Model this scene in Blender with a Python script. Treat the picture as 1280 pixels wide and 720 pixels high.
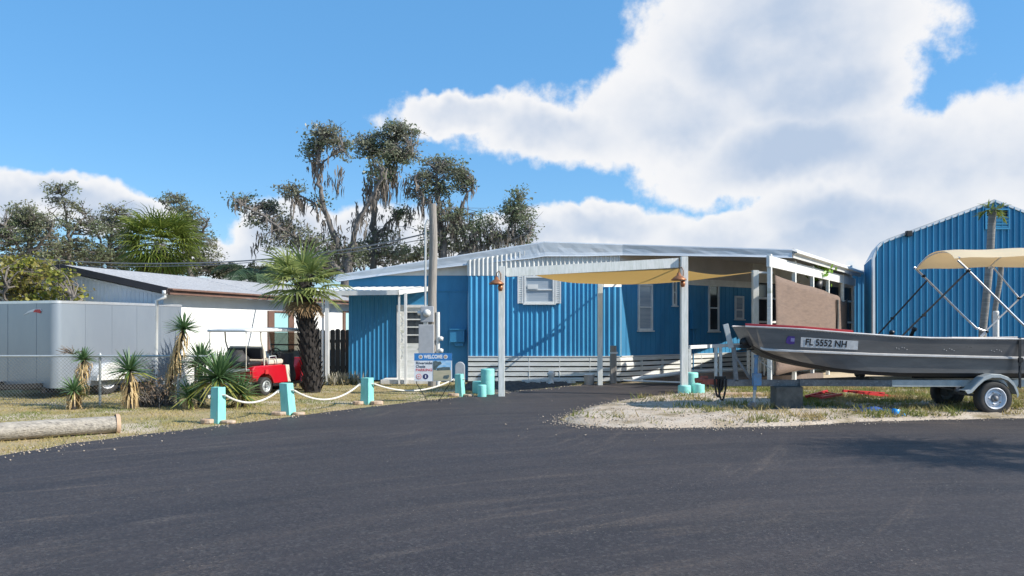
import bpy, math, random
import numpy as np
from mathutils import Vector, Matrix
R = math.radians
rnd = random.Random(11)
nr = np.random.default_rng(5)
for o in list(bpy.data.objects): bpy.data.objects.remove(o)
scn = bpy.context.scene
COL = scn.collection
H, F, HOR = 1.6, 960.0, 408.0
V = Vector
def at(px, py, Y): return V(((px-640)/F*Y, Y, H+(HOR-py)/F*Y))
def gp(px, py, z=0.0):
    Y = F*(H-z)/(py-HOR); return V(((px-640)/F*Y, Y, z))
SUN = V((0.775, -0.235, 0.595)).normalized()

# ------------------------------------------------------------------ materials
def nodes_of(m):
    m.use_nodes = True
    nt = m.node_tree
    return nt, nt.nodes['Principled BSDF'], nt.nodes['Material Output']
def rgba(c): return (c[0], c[1], c[2], 1.0)
def mat(name, col, rough=0.6, metal=0.0, col2=None, scale=3.0, detail=6.0, stretch=(1,1,1), lo=0.35, hi=0.65,
        bump=0.0, bscale=40.0, spec=0.5, coat=0.0, col3=None, scale3=20.0, lo3=0.55, hi3=0.7, rvar=0.0):
    m = bpy.data.materials.new(name); nt, b, out = nodes_of(m)
    N, L = nt.nodes, nt.links
    b.inputs['Base Color'].default_value = rgba(col)
    b.inputs['Roughness'].default_value = rough
    b.inputs['Metallic'].default_value = metal
    b.inputs['Specular IOR Level'].default_value = spec
    b.inputs['Coat Weight'].default_value = coat
    tc = N.new('ShaderNodeTexCoord'); mp = N.new('ShaderNodeMapping'); mp.inputs['Scale'].default_value = stretch
    L.new(tc.outputs['Object'], mp.inputs['Vector'])
    if col2 is None: col2 = tuple(c*0.8 for c in col)
    nz = N.new('ShaderNodeTexNoise'); nz.inputs['Scale'].default_value = scale; nz.inputs['Detail'].default_value = detail
    nz.inputs['Roughness'].default_value = 0.62
    L.new(mp.outputs[0], nz.inputs['Vector'])
    mr = N.new('ShaderNodeMapRange'); mr.inputs[1].default_value = lo; mr.inputs[2].default_value = hi
    L.new(nz.outputs['Fac'], mr.inputs[0])
    mx = N.new('ShaderNodeMix'); mx.data_type = 'RGBA'
    mx.inputs[6].default_value = rgba(col); mx.inputs[7].default_value = rgba(col2)
    L.new(mr.outputs[0], mx.inputs[0]); last = mx.outputs[2]
    if col3 is not None:
        n3 = N.new('ShaderNodeTexNoise'); n3.inputs['Scale'].default_value = scale3; n3.inputs['Detail'].default_value = 5
        L.new(mp.outputs[0], n3.inputs['Vector'])
        m3 = N.new('ShaderNodeMapRange'); m3.inputs[1].default_value = lo3; m3.inputs[2].default_value = hi3
        L.new(n3.outputs['Fac'], m3.inputs[0])
        x3 = N.new('ShaderNodeMix'); x3.data_type = 'RGBA'; x3.inputs[7].default_value = rgba(col3)
        L.new(m3.outputs[0], x3.inputs[0]); L.new(last, x3.inputs[6]); last = x3.outputs[2]
    L.new(last, b.inputs['Base Color'])
    if rvar:
        rr = N.new('ShaderNodeMapRange'); rr.inputs[3].default_value = rough-rvar; rr.inputs[4].default_value = rough+rvar
        L.new(nz.outputs['Fac'], rr.inputs[0]); L.new(rr.outputs[0], b.inputs['Roughness'])
    if bump:
        bn = N.new('ShaderNodeTexNoise'); bn.inputs['Scale'].default_value = bscale; bn.inputs['Detail'].default_value = 6
        L.new(mp.outputs[0], bn.inputs['Vector'])
        bp = N.new('ShaderNodeBump'); bp.inputs['Strength'].default_value = bump; bp.inputs['Distance'].default_value = 0.02
        L.new(bn.outputs['Fac'], bp.inputs['Height']); L.new(bp.outputs[0], b.inputs['Normal'])
    return m
def leafmat(name, c1, c2, trans=0.3, rough=0.55, c3=None, patch=0.8):
    m = bpy.data.materials.new(name); nt, b, out = nodes_of(m); N, L = nt.nodes, nt.links
    g = N.new('ShaderNodeNewGeometry')
    mx = N.new('ShaderNodeMix'); mx.data_type = 'RGBA'; mx.inputs[6].default_value = rgba(c1); mx.inputs[7].default_value = rgba(c2)
    L.new(g.outputs['Random Per Island'], mx.inputs[0]); last = mx.outputs[2]
    if c3 is not None:
        tc = N.new('ShaderNodeTexCoord'); nz = N.new('ShaderNodeTexNoise'); nz.inputs['Scale'].default_value = patch; nz.inputs['Detail'].default_value = 3
        L.new(tc.outputs['Object'], nz.inputs['Vector'])
        mr = N.new('ShaderNodeMapRange'); mr.inputs[1].default_value = 0.45; mr.inputs[2].default_value = 0.62
        L.new(nz.outputs['Fac'], mr.inputs[0])
        x3 = N.new('ShaderNodeMix'); x3.data_type = 'RGBA'; x3.inputs[7].default_value = rgba(c3)
        L.new(mr.outputs[0], x3.inputs[0]); L.new(last, x3.inputs[6]); last = x3.outputs[2]
    L.new(last, b.inputs['Base Color']); b.inputs['Roughness'].default_value = rough
    b.inputs['Specular IOR Level'].default_value = 0.35
    t = N.new('ShaderNodeBsdfTranslucent'); L.new(last, t.inputs['Color'])
    ms = N.new('ShaderNodeMixShader'); ms.inputs[0].default_value = trans
    L.new(b.outputs[0], ms.inputs[1]); L.new(t.outputs[0], ms.inputs[2]); L.new(ms.outputs[0], out.inputs['Surface'])
    return m
def glassmat(name, col=(0.02,0.025,0.03), rough=0.08):
    return mat(name, col, rough, 0, tuple(c*1.6 for c in col), 1.2, spec=0.6)

M = {}
M['white_metal'] = mat('white_painted_metal', (0.72,0.72,0.70), 0.4, 0, (0.60,0.60,0.57), 2.5, bump=0.03)
M['white_paint'] = mat('white_paint', (0.78,0.78,0.76), 0.5, 0, (0.66,0.66,0.63), 4, bump=0.05)
M['white_weathered'] = mat('weathered_white_wood', (0.80,0.80,0.77), 0.65, 0, (0.62,0.63,0.58), 5, stretch=(0.5,0.5,3), bump=0.15, col3=(0.33,0.36,0.27), scale3=2.2, lo3=0.6, hi3=0.8)
M['beam_white'] = mat('streaked_white_beam', (0.82,0.82,0.78), 0.6, 0, (0.63,0.65,0.59), 6, stretch=(4,4,0.6), bump=0.08)
M['galv_roof'] = mat('galvanized_fascia', (0.64,0.67,0.70), 0.45, 0.2, (0.50,0.55,0.60), 1.4, bump=0.12, bscale=2.5)
M['ceiling'] = mat('porch_ceiling', (0.58,0.55,0.52), 0.7, 0, (0.50,0.48,0.45), 2)
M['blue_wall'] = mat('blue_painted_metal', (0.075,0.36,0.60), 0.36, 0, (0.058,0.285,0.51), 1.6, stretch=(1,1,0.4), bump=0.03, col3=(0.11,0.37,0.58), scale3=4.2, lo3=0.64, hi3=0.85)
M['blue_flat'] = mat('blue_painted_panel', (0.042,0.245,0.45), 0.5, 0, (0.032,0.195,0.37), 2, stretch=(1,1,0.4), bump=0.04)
M['shed_blue'] = mat('blue_shed_metal', (0.046,0.265,0.47), 0.30, 0, (0.036,0.21,0.39), 1.2, stretch=(1,1,0.3), bump=0.02)
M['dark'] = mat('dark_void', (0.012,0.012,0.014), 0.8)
M['black'] = mat('black_plastic', (0.014,0.014,0.016), 0.45)
M['black_metal'] = mat('black_metal', (0.02,0.02,0.022), 0.4, 0.4)
M['rubber'] = mat('tyre_rubber', (0.022,0.022,0.023), 0.75, 0, (0.04,0.038,0.035), 8, bump=0.15)
M['glass'] = glassmat('dark_window_glass', (0.03,0.036,0.042))
M['blind'] = mat('window_blind_glass', (0.30,0.36,0.42), 0.15, 0, (0.42,0.46,0.50), 0.9, stretch=(1,1,14), spec=0.7)
M['teal_pane'] = mat('pale_teal_glass', (0.33,0.58,0.60), 0.15, 0, (0.42,0.66,0.68), 1)
M['teal'] = mat('teal_painted_wood', (0.27,0.66,0.58), 0.6, 0, (0.19,0.54,0.48), 5, stretch=(3,3,0.5), bump=0.5, bscale=9, col3=(0.42,0.60,0.52), scale3=9, lo3=0.62, hi3=0.75)
M['teal_smooth'] = mat('teal_painted_piling', (0.29,0.70,0.62), 0.55, 0, (0.20,0.58,0.52), 3, bump=0.25, bscale=8, col3=(0.40,0.60,0.52), scale3=7, lo3=0.6, hi3=0.75)
M['rope'] = mat('white_rope', (0.72,0.70,0.63), 0.8, 0, (0.55,0.52,0.45), 40, bump=0.5, bscale=120)
M['stone'] = mat('sandstone', (0.52,0.37,0.25), 0.85, 0, (0.40,0.27,0.18), 5, bump=0.5, bscale=14, col3=(0.58,0.50,0.40), scale3=8)
M['pole_wood'] = mat('grey_pole_wood', (0.36,0.33,0.29), 0.85, 0, (0.22,0.20,0.18), 5, stretch=(6,6,0.35), bump=0.7, bscale=9)
M['log_wood'] = mat('bleached_log', (0.43,0.385,0.32), 0.85, 0, (0.25,0.225,0.19), 4, stretch=(0.35,7,7), bump=0.9, bscale=7, col3=(0.17,0.15,0.13), scale3=5, lo3=0.58, hi3=0.68)
M['dark_wood'] = mat('dark_weathered_wood', (0.060,0.050,0.042), 0.85, 0, (0.035,0.03,0.026), 4, stretch=(5,5,0.5), bump=0.4)
M['picket'] = mat('brown_picket', (0.10,0.075,0.055), 0.8, 0, (0.06,0.05,0.04), 5)
M['deck'] = mat('brown_deck', (0.20,0.15,0.12), 0.8, 0, (0.14,0.11,0.09), 3, stretch=(1,8,1), bump=0.2)
M['house_white'] = mat('white_stucco', (0.82,0.82,0.80), 0.7, 0, (0.76,0.76,0.73), 2, bump=0.05)
M['shade_siding'] = mat('shade_tinted_siding', (0.66,0.70,0.74), 0.6, 0, (0.60,0.64,0.68), 2)  # white gable wall with its bluish shade put into the colour
M['brown_trim'] = mat('brown_trim', (0.20,0.11,0.08), 0.6, 0, (0.14,0.08,0.06), 4)
M['shutter_brown'] = mat('brown_shutter', (0.17,0.095,0.07), 0.6)
M['shingle'] = mat('grey_shingle', (0.40,0.41,0.43), 0.7, 0, (0.27,0.275,0.29), 5, stretch=(0.6,3,1), bump=0.5, bscale=12)
M['alu_trailer'] = mat('silver_trailer_skin', (0.34,0.38,0.42), 0.30, 0.42, (0.28,0.32,0.37), 0.8, stretch=(1,1,0.35), bump=0.05, bscale=1.2)
M['alu_trim'] = mat('bright_aluminium', (0.80,0.80,0.80), 0.3, 0.7, (0.7,0.7,0.7), 4)
M['galv'] = mat('galvanized_steel', (0.50,0.53,0.53), 0.48, 0.35, (0.40,0.43,0.43), 9, bump=0.05, rvar=0.1)
M['galv_dark'] = mat('dull_and_shaded_steel', (0.22,0.23,0.24), 0.55, 0.4, (0.15,0.15,0.16), 9, col3=(0.30,0.31,0.31), scale3=30)  # dull fittings, and the trailer beams darkened for shade under the boat
M['boat'] = mat('grey_boat_aluminium', (0.31,0.305,0.30), 0.32, 0.7, (0.20,0.20,0.205), 2.2, stretch=(0.5,1,2.5), bump=0.12, bscale=2.5, col3=(0.24,0.235,0.23), scale3=5, lo3=0.58, hi3=0.78, rvar=0.12)
M['boat_rail'] = mat('pale_boat_rail', (0.62,0.60,0.58), 0.5, 0.2, (0.5,0.48,0.46), 6)
M['boat_black'] = mat('black_bottom_paint', (0.02,0.02,0.022), 0.6)
M['red'] = mat('red_paint', (0.55,0.035,0.04), 0.4, 0, (0.45,0.03,0.03), 5)
M['cart_red'] = mat('glossy_red_body', (0.48,0.010,0.022), 0.25, 0, (0.42,0.008,0.018), 2, coat=0.6)
M['rust_red'] = mat('rusty_red_steel', (0.33,0.09,0.06), 0.75, 0, (0.18,0.06,0.04), 14)
M['blue_steel'] = mat('blue_jack_paint', (0.10,0.27,0.50), 0.5, 0.2, (0.16,0.22,0.30), 12)
M['cream_cloth'] = leafmat('cream_bimini_cloth', (0.86,0.74,0.52), (0.86,0.74,0.52), 0.40, 0.8)
[n_ for n_ in M['cream_cloth'].node_tree.nodes if n_.type=='BSDF_TRANSLUCENT'][0].inputs['Color'].default_value=(0.80,0.52,0.24,1)
for l_ in [l_ for l_ in M['cream_cloth'].node_tree.links if l_.to_node.type=='BSDF_TRANSLUCENT']: M['cream_cloth'].node_tree.links.remove(l_)
M['tan_sail'] = leafmat('tan_shade_cloth', (0.66,0.41,0.13), (0.66,0.41,0.13), 0.45, 0.85)
M['screen'] = mat('brown_mesh_screen', (0.205,0.145,0.11), 0.9, 0, (0.165,0.115,0.09), 3, stretch=(1,1,9), bump=0.35, bscale=22, col3=(0.14,0.10,0.08), scale3=1.3, lo3=0.5, hi3=0.75)
M['plate'] = mat('pale_registration_plate', (0.62,0.62,0.62), 0.5, 0, (0.5,0.5,0.5), 14)
M['ink'] = mat('black_ink', (0.012,0.012,0.014), 0.6)
M['purple'] = mat('purple_sticker', (0.075,0.03,0.20), 0.5, 0, (0.12,0.06,0.28), 20)
M['lilac'] = mat('lilac_print', (0.40,0.34,0.60), 0.5)
M['rim'] = mat('white_wheel_rim', (0.74,0.77,0.82), 0.35, 0.1, (0.6,0.63,0.68), 6)
M['copper'] = mat('copper_lamp', (0.42,0.17,0.075), 0.42, 0.5, (0.28,0.12,0.06), 8)
M['brass'] = mat('dark_bronze', (0.20,0.10,0.05), 0.5, 0.5)
M['vinyl'] = mat('cream_vinyl', (0.62,0.57,0.47), 0.5, 0, (0.52,0.47,0.38), 6)
M['cart_roof'] = mat('white_cart_roof', (0.80,0.80,0.78), 0.45)
M['bag'] = mat('black_bag', (0.02,0.02,0.023), 0.7, 0, (0.04,0.04,0.045), 9, bump=0.4, bscale=9)
M['blue_plastic'] = mat('blue_plastic', (0.02,0.33,0.80), 0.4)
M['blue_tarp'] = mat('blue_tarp', (0.02,0.075,0.30), 0.5, 0, (0.03,0.11,0.38), 9, bump=0.5, bscale=12)
M['concrete'] = mat('shade_dark_concrete', (0.14,0.14,0.13), 0.9, 0, (0.08,0.08,0.075), 5, bump=0.5, bscale=25)  # shade under the boat put into the base colour, with dark stain mottling
M['grey_box'] = mat('grey_utility_box', (0.46,0.47,0.49), 0.5, 0.1, (0.38,0.39,0.41), 5)
M['soil'] = mat('dark_soil', (0.035,0.035,0.036), 0.95, 0, (0.07,0.065,0.06), 9, bump=1.0, bscale=16)
M['bark'] = mat('oak_bark', (0.20,0.175,0.155), 0.9, 0, (0.10,0.09,0.08), 4, stretch=(3,3,0.6), bump=0.8, bscale=9)
M['palm_bark'] = mat('palm_bark', (0.045,0.038,0.034), 0.95, 0, (0.024,0.02,0.018), 6, bump=0.8, bscale=14)
M['palm_grey'] = mat('grey_palm_trunk', (0.27,0.26,0.24), 0.9, 0, (0.16,0.155,0.145), 3, stretch=(1,1,9), bump=0.5, bscale=10)
M['boot'] = mat('palm_boots', (0.040,0.034,0.030), 0.9, 0, (0.022,0.019,0.018), 5)
M['oak_leaf'] = leafmat('oak_leaves', (0.105,0.145,0.068), (0.24,0.275,0.155), 0.42, 0.40, c3=(0.24,0.24,0.17), patch=0.6)
M['bg_leaf'] = leafmat('grey_green_leaves', (0.125,0.165,0.08), (0.24,0.28,0.16), 0.42, 0.42, c3=(0.23,0.23,0.145), patch=0.45)
M['bg_leaf_dark'] = leafmat('dark_grey_leaves', (0.05,0.062,0.035), (0.09,0.10,0.065), 0.25, 0.5)
M['moss'] = leafmat('spanish_moss', (0.14,0.12,0.10), (0.29,0.255,0.22), 0.3, 0.9)
M['palm_leaf'] = leafmat('palm_fronds', (0.085,0.135,0.022), (0.25,0.29,0.06), 0.38, 0.42)
M['palm_leaf_light'] = leafmat('pale_palm_fronds', (0.17,0.225,0.06), (0.34,0.38,0.14), 0.4, 0.42)
M['palm_leaf_dull'] = leafmat('dull_palm_fronds', (0.055,0.095,0.050), (0.10,0.155,0.08), 0.3, 0.45)
M['dead_frond'] = leafmat('dead_fronds', (0.24,0.15,0.075), (0.36,0.25,0.14), 0.3, 0.85)
M['yucca_leaf'] = leafmat('yucca_leaves', (0.065,0.135,0.05), (0.15,0.24,0.10), 0.2, 0.4)
M['yucca_yellow'] = leafmat('yellowing_yucca_leaves', (0.26,0.30,0.06), (0.40,0.36,0.11), 0.3, 0.5)
M['yucca_dead'] = leafmat('dead_yucca_leaves', (0.50,0.36,0.17), (0.68,0.52,0.29), 0.25, 0.8)
M['sea_grape'] = leafmat('yellow_green_leaves', (0.12,0.17,0.03), (0.34,0.32,0.06), 0.38, 0.4, c3=(0.27,0.22,0.07), patch=2.0)
M['dry'] = leafmat('dry_brush', (0.17,0.12,0.085), (0.28,0.21,0.15), 0.2, 0.9)
M['pale_plant'] = leafmat('pale_grey_leaves', (0.25,0.24,0.17), (0.42,0.38,0.30), 0.3, 0.7)
M['grass_dry'] = leafmat('dry_grass_blades', (0.50,0.37,0.17), (0.34,0.31,0.105), 0.3, 0.8, c3=(0.20,0.225,0.065), patch=0.7)
M['weed'] = leafmat('green_weeds', (0.12,0.17,0.04), (0.33,0.31,0.09), 0.35, 0.6, c3=(0.40,0.31,0.14), patch=1.1)
M['bright_leaf'] = leafmat('bright_green_leaves', (0.16,0.36,0.04), (0.30,0.45,0.08), 0.4, 0.4)
M['gravel'] = leafmat('shell_gravel', (0.28,0.23,0.18), (0.46,0.39,0.31), 0.0, 0.9)
M['wire'] = mat('grey_wire', (0.42,0.42,0.41), 0.5, 0.5)
M['cable'] = mat('aged_cable', (0.22,0.22,0.22), 0.6)
M['sign_blue'] = mat('sign_blue', (0.035,0.21,0.52), 0.45)
M['sign_white'] = mat('sign_white', (0.78,0.79,0.80), 0.45)
M['sign_red'] = mat('sign_red_ink', (0.75,0.10,0.09), 0.5)
M['sign_navy'] = mat('sign_navy', (0.025,0.03,0.13), 0.5)
M['sign_pink'] = mat('sign_pink', (0.82,0.30,0.28), 0.5)
M['sign_ink'] = mat('sign_dark_ink', (0.05,0.06,0.085), 0.5)
M['print_sky'] = mat('printed_sky', (0.16,0.43,0.70), 0.45, 0, (0.50,0.66,0.78), 9, stretch=(1,1,2))
M['print_sand'] = mat('printed_sand', (0.52,0.45,0.31), 0.45, 0, (0.38,0.36,0.24), 9, stretch=(0.4,1,2))
M['print_tree'] = mat('printed_tree', (0.06,0.085,0.08), 0.45, 0, (0.12,0.16,0.17), 20)
M['cream_box'] = mat('cream_box', (0.60,0.52,0.40), 0.6)
M['shell_white'] = mat('white_edging', (0.72,0.70,0.66), 0.7, 0, (0.55,0.53,0.48), 9)

def tinted():
    m = bpy.data.materials.new('tinted_windshield'); nt, b, out = nodes_of(m); N, L = nt.nodes, nt.links
    b.inputs['Base Color'].default_value = (0.10,0.10,0.09,1); b.inputs['Roughness'].default_value = 0.15
    t = N.new('ShaderNodeBsdfTransparent'); t.inputs['Color'].default_value = (0.62,0.60,0.55,1)
    ms = N.new('ShaderNodeMixShader'); ms.inputs[0].default_value = 0.72
    L.new(b.outputs[0], ms.inputs[1]); L.new(t.outputs[0], ms.inputs[2]); L.new(ms.outputs[0], out.inputs['Surface'])
    return m
M['tinted'] = tinted()

def asphalt_mat():
    m = bpy.data.materials.new('new_asphalt'); nt, b, out = nodes_of(m); N, L = nt.nodes, nt.links
    tc = N.new('ShaderNodeTexCoord')
    def noise(scale, detail, st=(1,1,1), rot=0.0, rough=0.6, off=(0,0,0)):
        mp = N.new('ShaderNodeMapping'); mp.inputs['Scale'].default_value = st; mp.inputs['Rotation'].default_value = (0,0,rot); mp.inputs['Location'].default_value = off
        L.new(tc.outputs['Object'], mp.inputs['Vector'])
        n = N.new('ShaderNodeTexNoise'); n.inputs['Scale'].default_value = scale; n.inputs['Detail'].default_value = detail; n.inputs['Roughness'].default_value = rough
        L.new(mp.outputs[0], n.inputs['Vector']); return n.outputs['Fac']
    def rng(s, a, b_, c=0.0, d=1.0):
        r = N.new('ShaderNodeMapRange'); r.inputs[1].default_value = a; r.inputs[2].default_value = b_; r.inputs[3].default_value = c; r.inputs[4].default_value = d
        L.new(s, r.inputs[0]); return r.outputs[0]
    def mul(a, b_):
        x = N.new('ShaderNodeMath'); x.operation = 'MULTIPLY'; L.new(a, x.inputs[0]); L.new(b_, x.inputs[1]); return x.outputs[0]
    def mix(f, a, colb):
        x = N.new('ShaderNodeMix'); x.data_type = 'RGBA'; L.new(f, x.inputs[0])
        if isinstance(a, tuple): x.inputs[6].default_value = rgba(a)
        else: L.new(a, x.inputs[6])
        x.inputs[7].default_value = rgba(colb); return x.outputs[2]
    c = mix(rng(noise(0.35, 5, (1,2,1), 0.35), 0.35, 0.65), (0.026,0.0225,0.025), (0.040,0.034,0.037))
    c = mix(rng(noise(130, 3), 0.42, 0.75, 0, 0.5), c, (0.058,0.052,0.052))
    c = mix(rng(noise(70, 2, off=(3,1,0)), 0.5, 0.66, 0, 0.55), c, (0.012,0.012,0.013))
    # dusty streaks and tyre marks swept along the curve of the drive
    sep = N.new('ShaderNodeSeparateXYZ'); L.new(tc.outputs['Object'], sep.inputs[0])
    def mth(op, a, b_=None):
        x = N.new('ShaderNodeMath'); x.operation = op
        for i, q in enumerate((a, b_)):
            if q is None: continue
            if isinstance(q, (int, float)): x.inputs[i].default_value = q
            else: L.new(q, x.inputs[i])
        return x.outputs[0]
    def polar(cx, cy, kr, ka):
        dx = mth('SUBTRACT', sep.outputs[0], cx); dy = mth('SUBTRACT', sep.outputs[1], cy)
        rad = mth('SQRT', mth('ADD', mth('MULTIPLY', dx, dx), mth('MULTIPLY', dy, dy))); ang = mth('ARCTAN2', dy, dx)
        cb = N.new('ShaderNodeCombineXYZ'); L.new(mth('MULTIPLY', rad, kr), cb.inputs[0]); L.new(mth('MULTIPLY', ang, ka), cb.inputs[1]); return cb.outputs[0]
    def pn(vec, scale, detail, rough=0.65):
        n = N.new('ShaderNodeTexNoise'); n.inputs['Scale'].default_value = scale; n.inputs['Detail'].default_value = detail; n.inputs['Roughness'].default_value = rough
        L.new(vec, n.inputs['Vector']); return n.outputs['Fac']
    grain = rng(noise(38, 4, rough=0.75), 0.40, 0.62)
    p1 = polar(5.5, -4.0, 4.5, 5.0); p2 = polar(-9.0, 15.5, 3.2, 3.0)
    big = rng(noise(0.24, 4), 0.40, 0.58)
    t0 = rng(pn(p1, 0.35, 5), 0.40, 0.64, 0, 0.6)
    c = mix(t0, c, (0.060, 0.049, 0.046))
    s1 = mul(mul(rng(pn(p1, 1.0, 8, 0.72), 0.50, 0.68), big), grain)
    c = mix(rng(s1, 0, 1, 0, 0.9), c, (0.17, 0.13, 0.10))
    s2 = mul(mul(rng(pn(p2, 1.0, 8, 0.72), 0.54, 0.68), rng(noise(0.3, 3, off=(9,4,0)), 0.46, 0.60)), grain)
    c = mix(rng(s2, 0, 1, 0, 0.85), c, (0.17, 0.13, 0.10))
    d1 = mul(rng(pn(p1, 0.8, 6, 0.7), 0.40, 0.30), rng(noise(0.4, 3, off=(1,7,0)), 0.45, 0.6))
    c = mix(rng(d1, 0, 1, 0, 0.7), c, (0.026, 0.024, 0.026))
    s3 = mul(mul(rng(pn(polar(6.0, -6.0, 2.6, 6.0), 1.0, 3, 0.5), 0.655, 0.70), rng(noise(0.5, 3, off=(3,3,0)), 0.52, 0.58)), grain)
    c = mix(rng(s3, 0, 1, 0, 0.30), c, (0.18, 0.15, 0.125))
    # sand specks and single light stones in the mix
    vo = N.new('ShaderNodeTexVoronoi'); vo.inputs['Scale'].default_value = 17.0; L.new(tc.outputs['Object'], vo.inputs['Vector'])
    sp = mul(rng(vo.outputs['Distance'], 0.05, 0.13, 1, 0), rng(noise(0.8, 5, off=(2,8,0)), 0.50, 0.62))
    c = mix(rng(sp, 0, 1, 0, 0.8), c, (0.40,0.34,0.27))
    v2 = N.new('ShaderNodeTexVoronoi'); v2.inputs['Scale'].default_value = 48.0; L.new(tc.outputs['Object'], v2.inputs['Vector'])
    sc_ = N.new('ShaderNodeSeparateColor'); L.new(v2.outputs['Color'], sc_.inputs[0])
    c = mix(rng(sc_.outputs[0], 0.70, 1.0, 0, 0.5), c, (0.095,0.088,0.085))
    c = mix(rng(sc_.outputs[1], 0.62, 1.0, 0, 0.6), c, (0.020,0.019,0.020))
    L.new(c, b.inputs['Base Color'])
    b.inputs['Roughness'].default_value = 0.68; b.inputs['Specular IOR Level'].default_value = 0.35
    bp = N.new('ShaderNodeBump'); bp.inputs['Strength'].default_value = 0.4; bp.inputs['Distance'].default_value = 0.010
    L.new(noise(48, 5, rough=0.7), bp.inputs['Height']); L.new(bp.outputs[0], b.inputs['Normal'])
    return m
M['asphalt'] = asphalt_mat()
M['ground'] = mat('dry_lawn_soil', (0.40,0.30,0.17), 0.95, 0, (0.26,0.225,0.10), 1.1, detail=9, bump=0.8, bscale=30, col3=(0.50,0.41,0.30), scale3=0.7, lo3=0.52, hi3=0.62)
M['island'] = mat('shell_sand', (0.40,0.32,0.24), 0.95, 0, (0.50,0.43,0.35), 2.0, detail=10, bump=1.0, bscale=28, col3=(0.24,0.19,0.11), scale3=1.3, lo3=0.52, hi3=0.66)
M['sand'] = mat('pale_sand', (0.62,0.50,0.33), 0.95, 0, (0.52,0.42,0.28), 3, bump=0.8, bscale=14)

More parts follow.
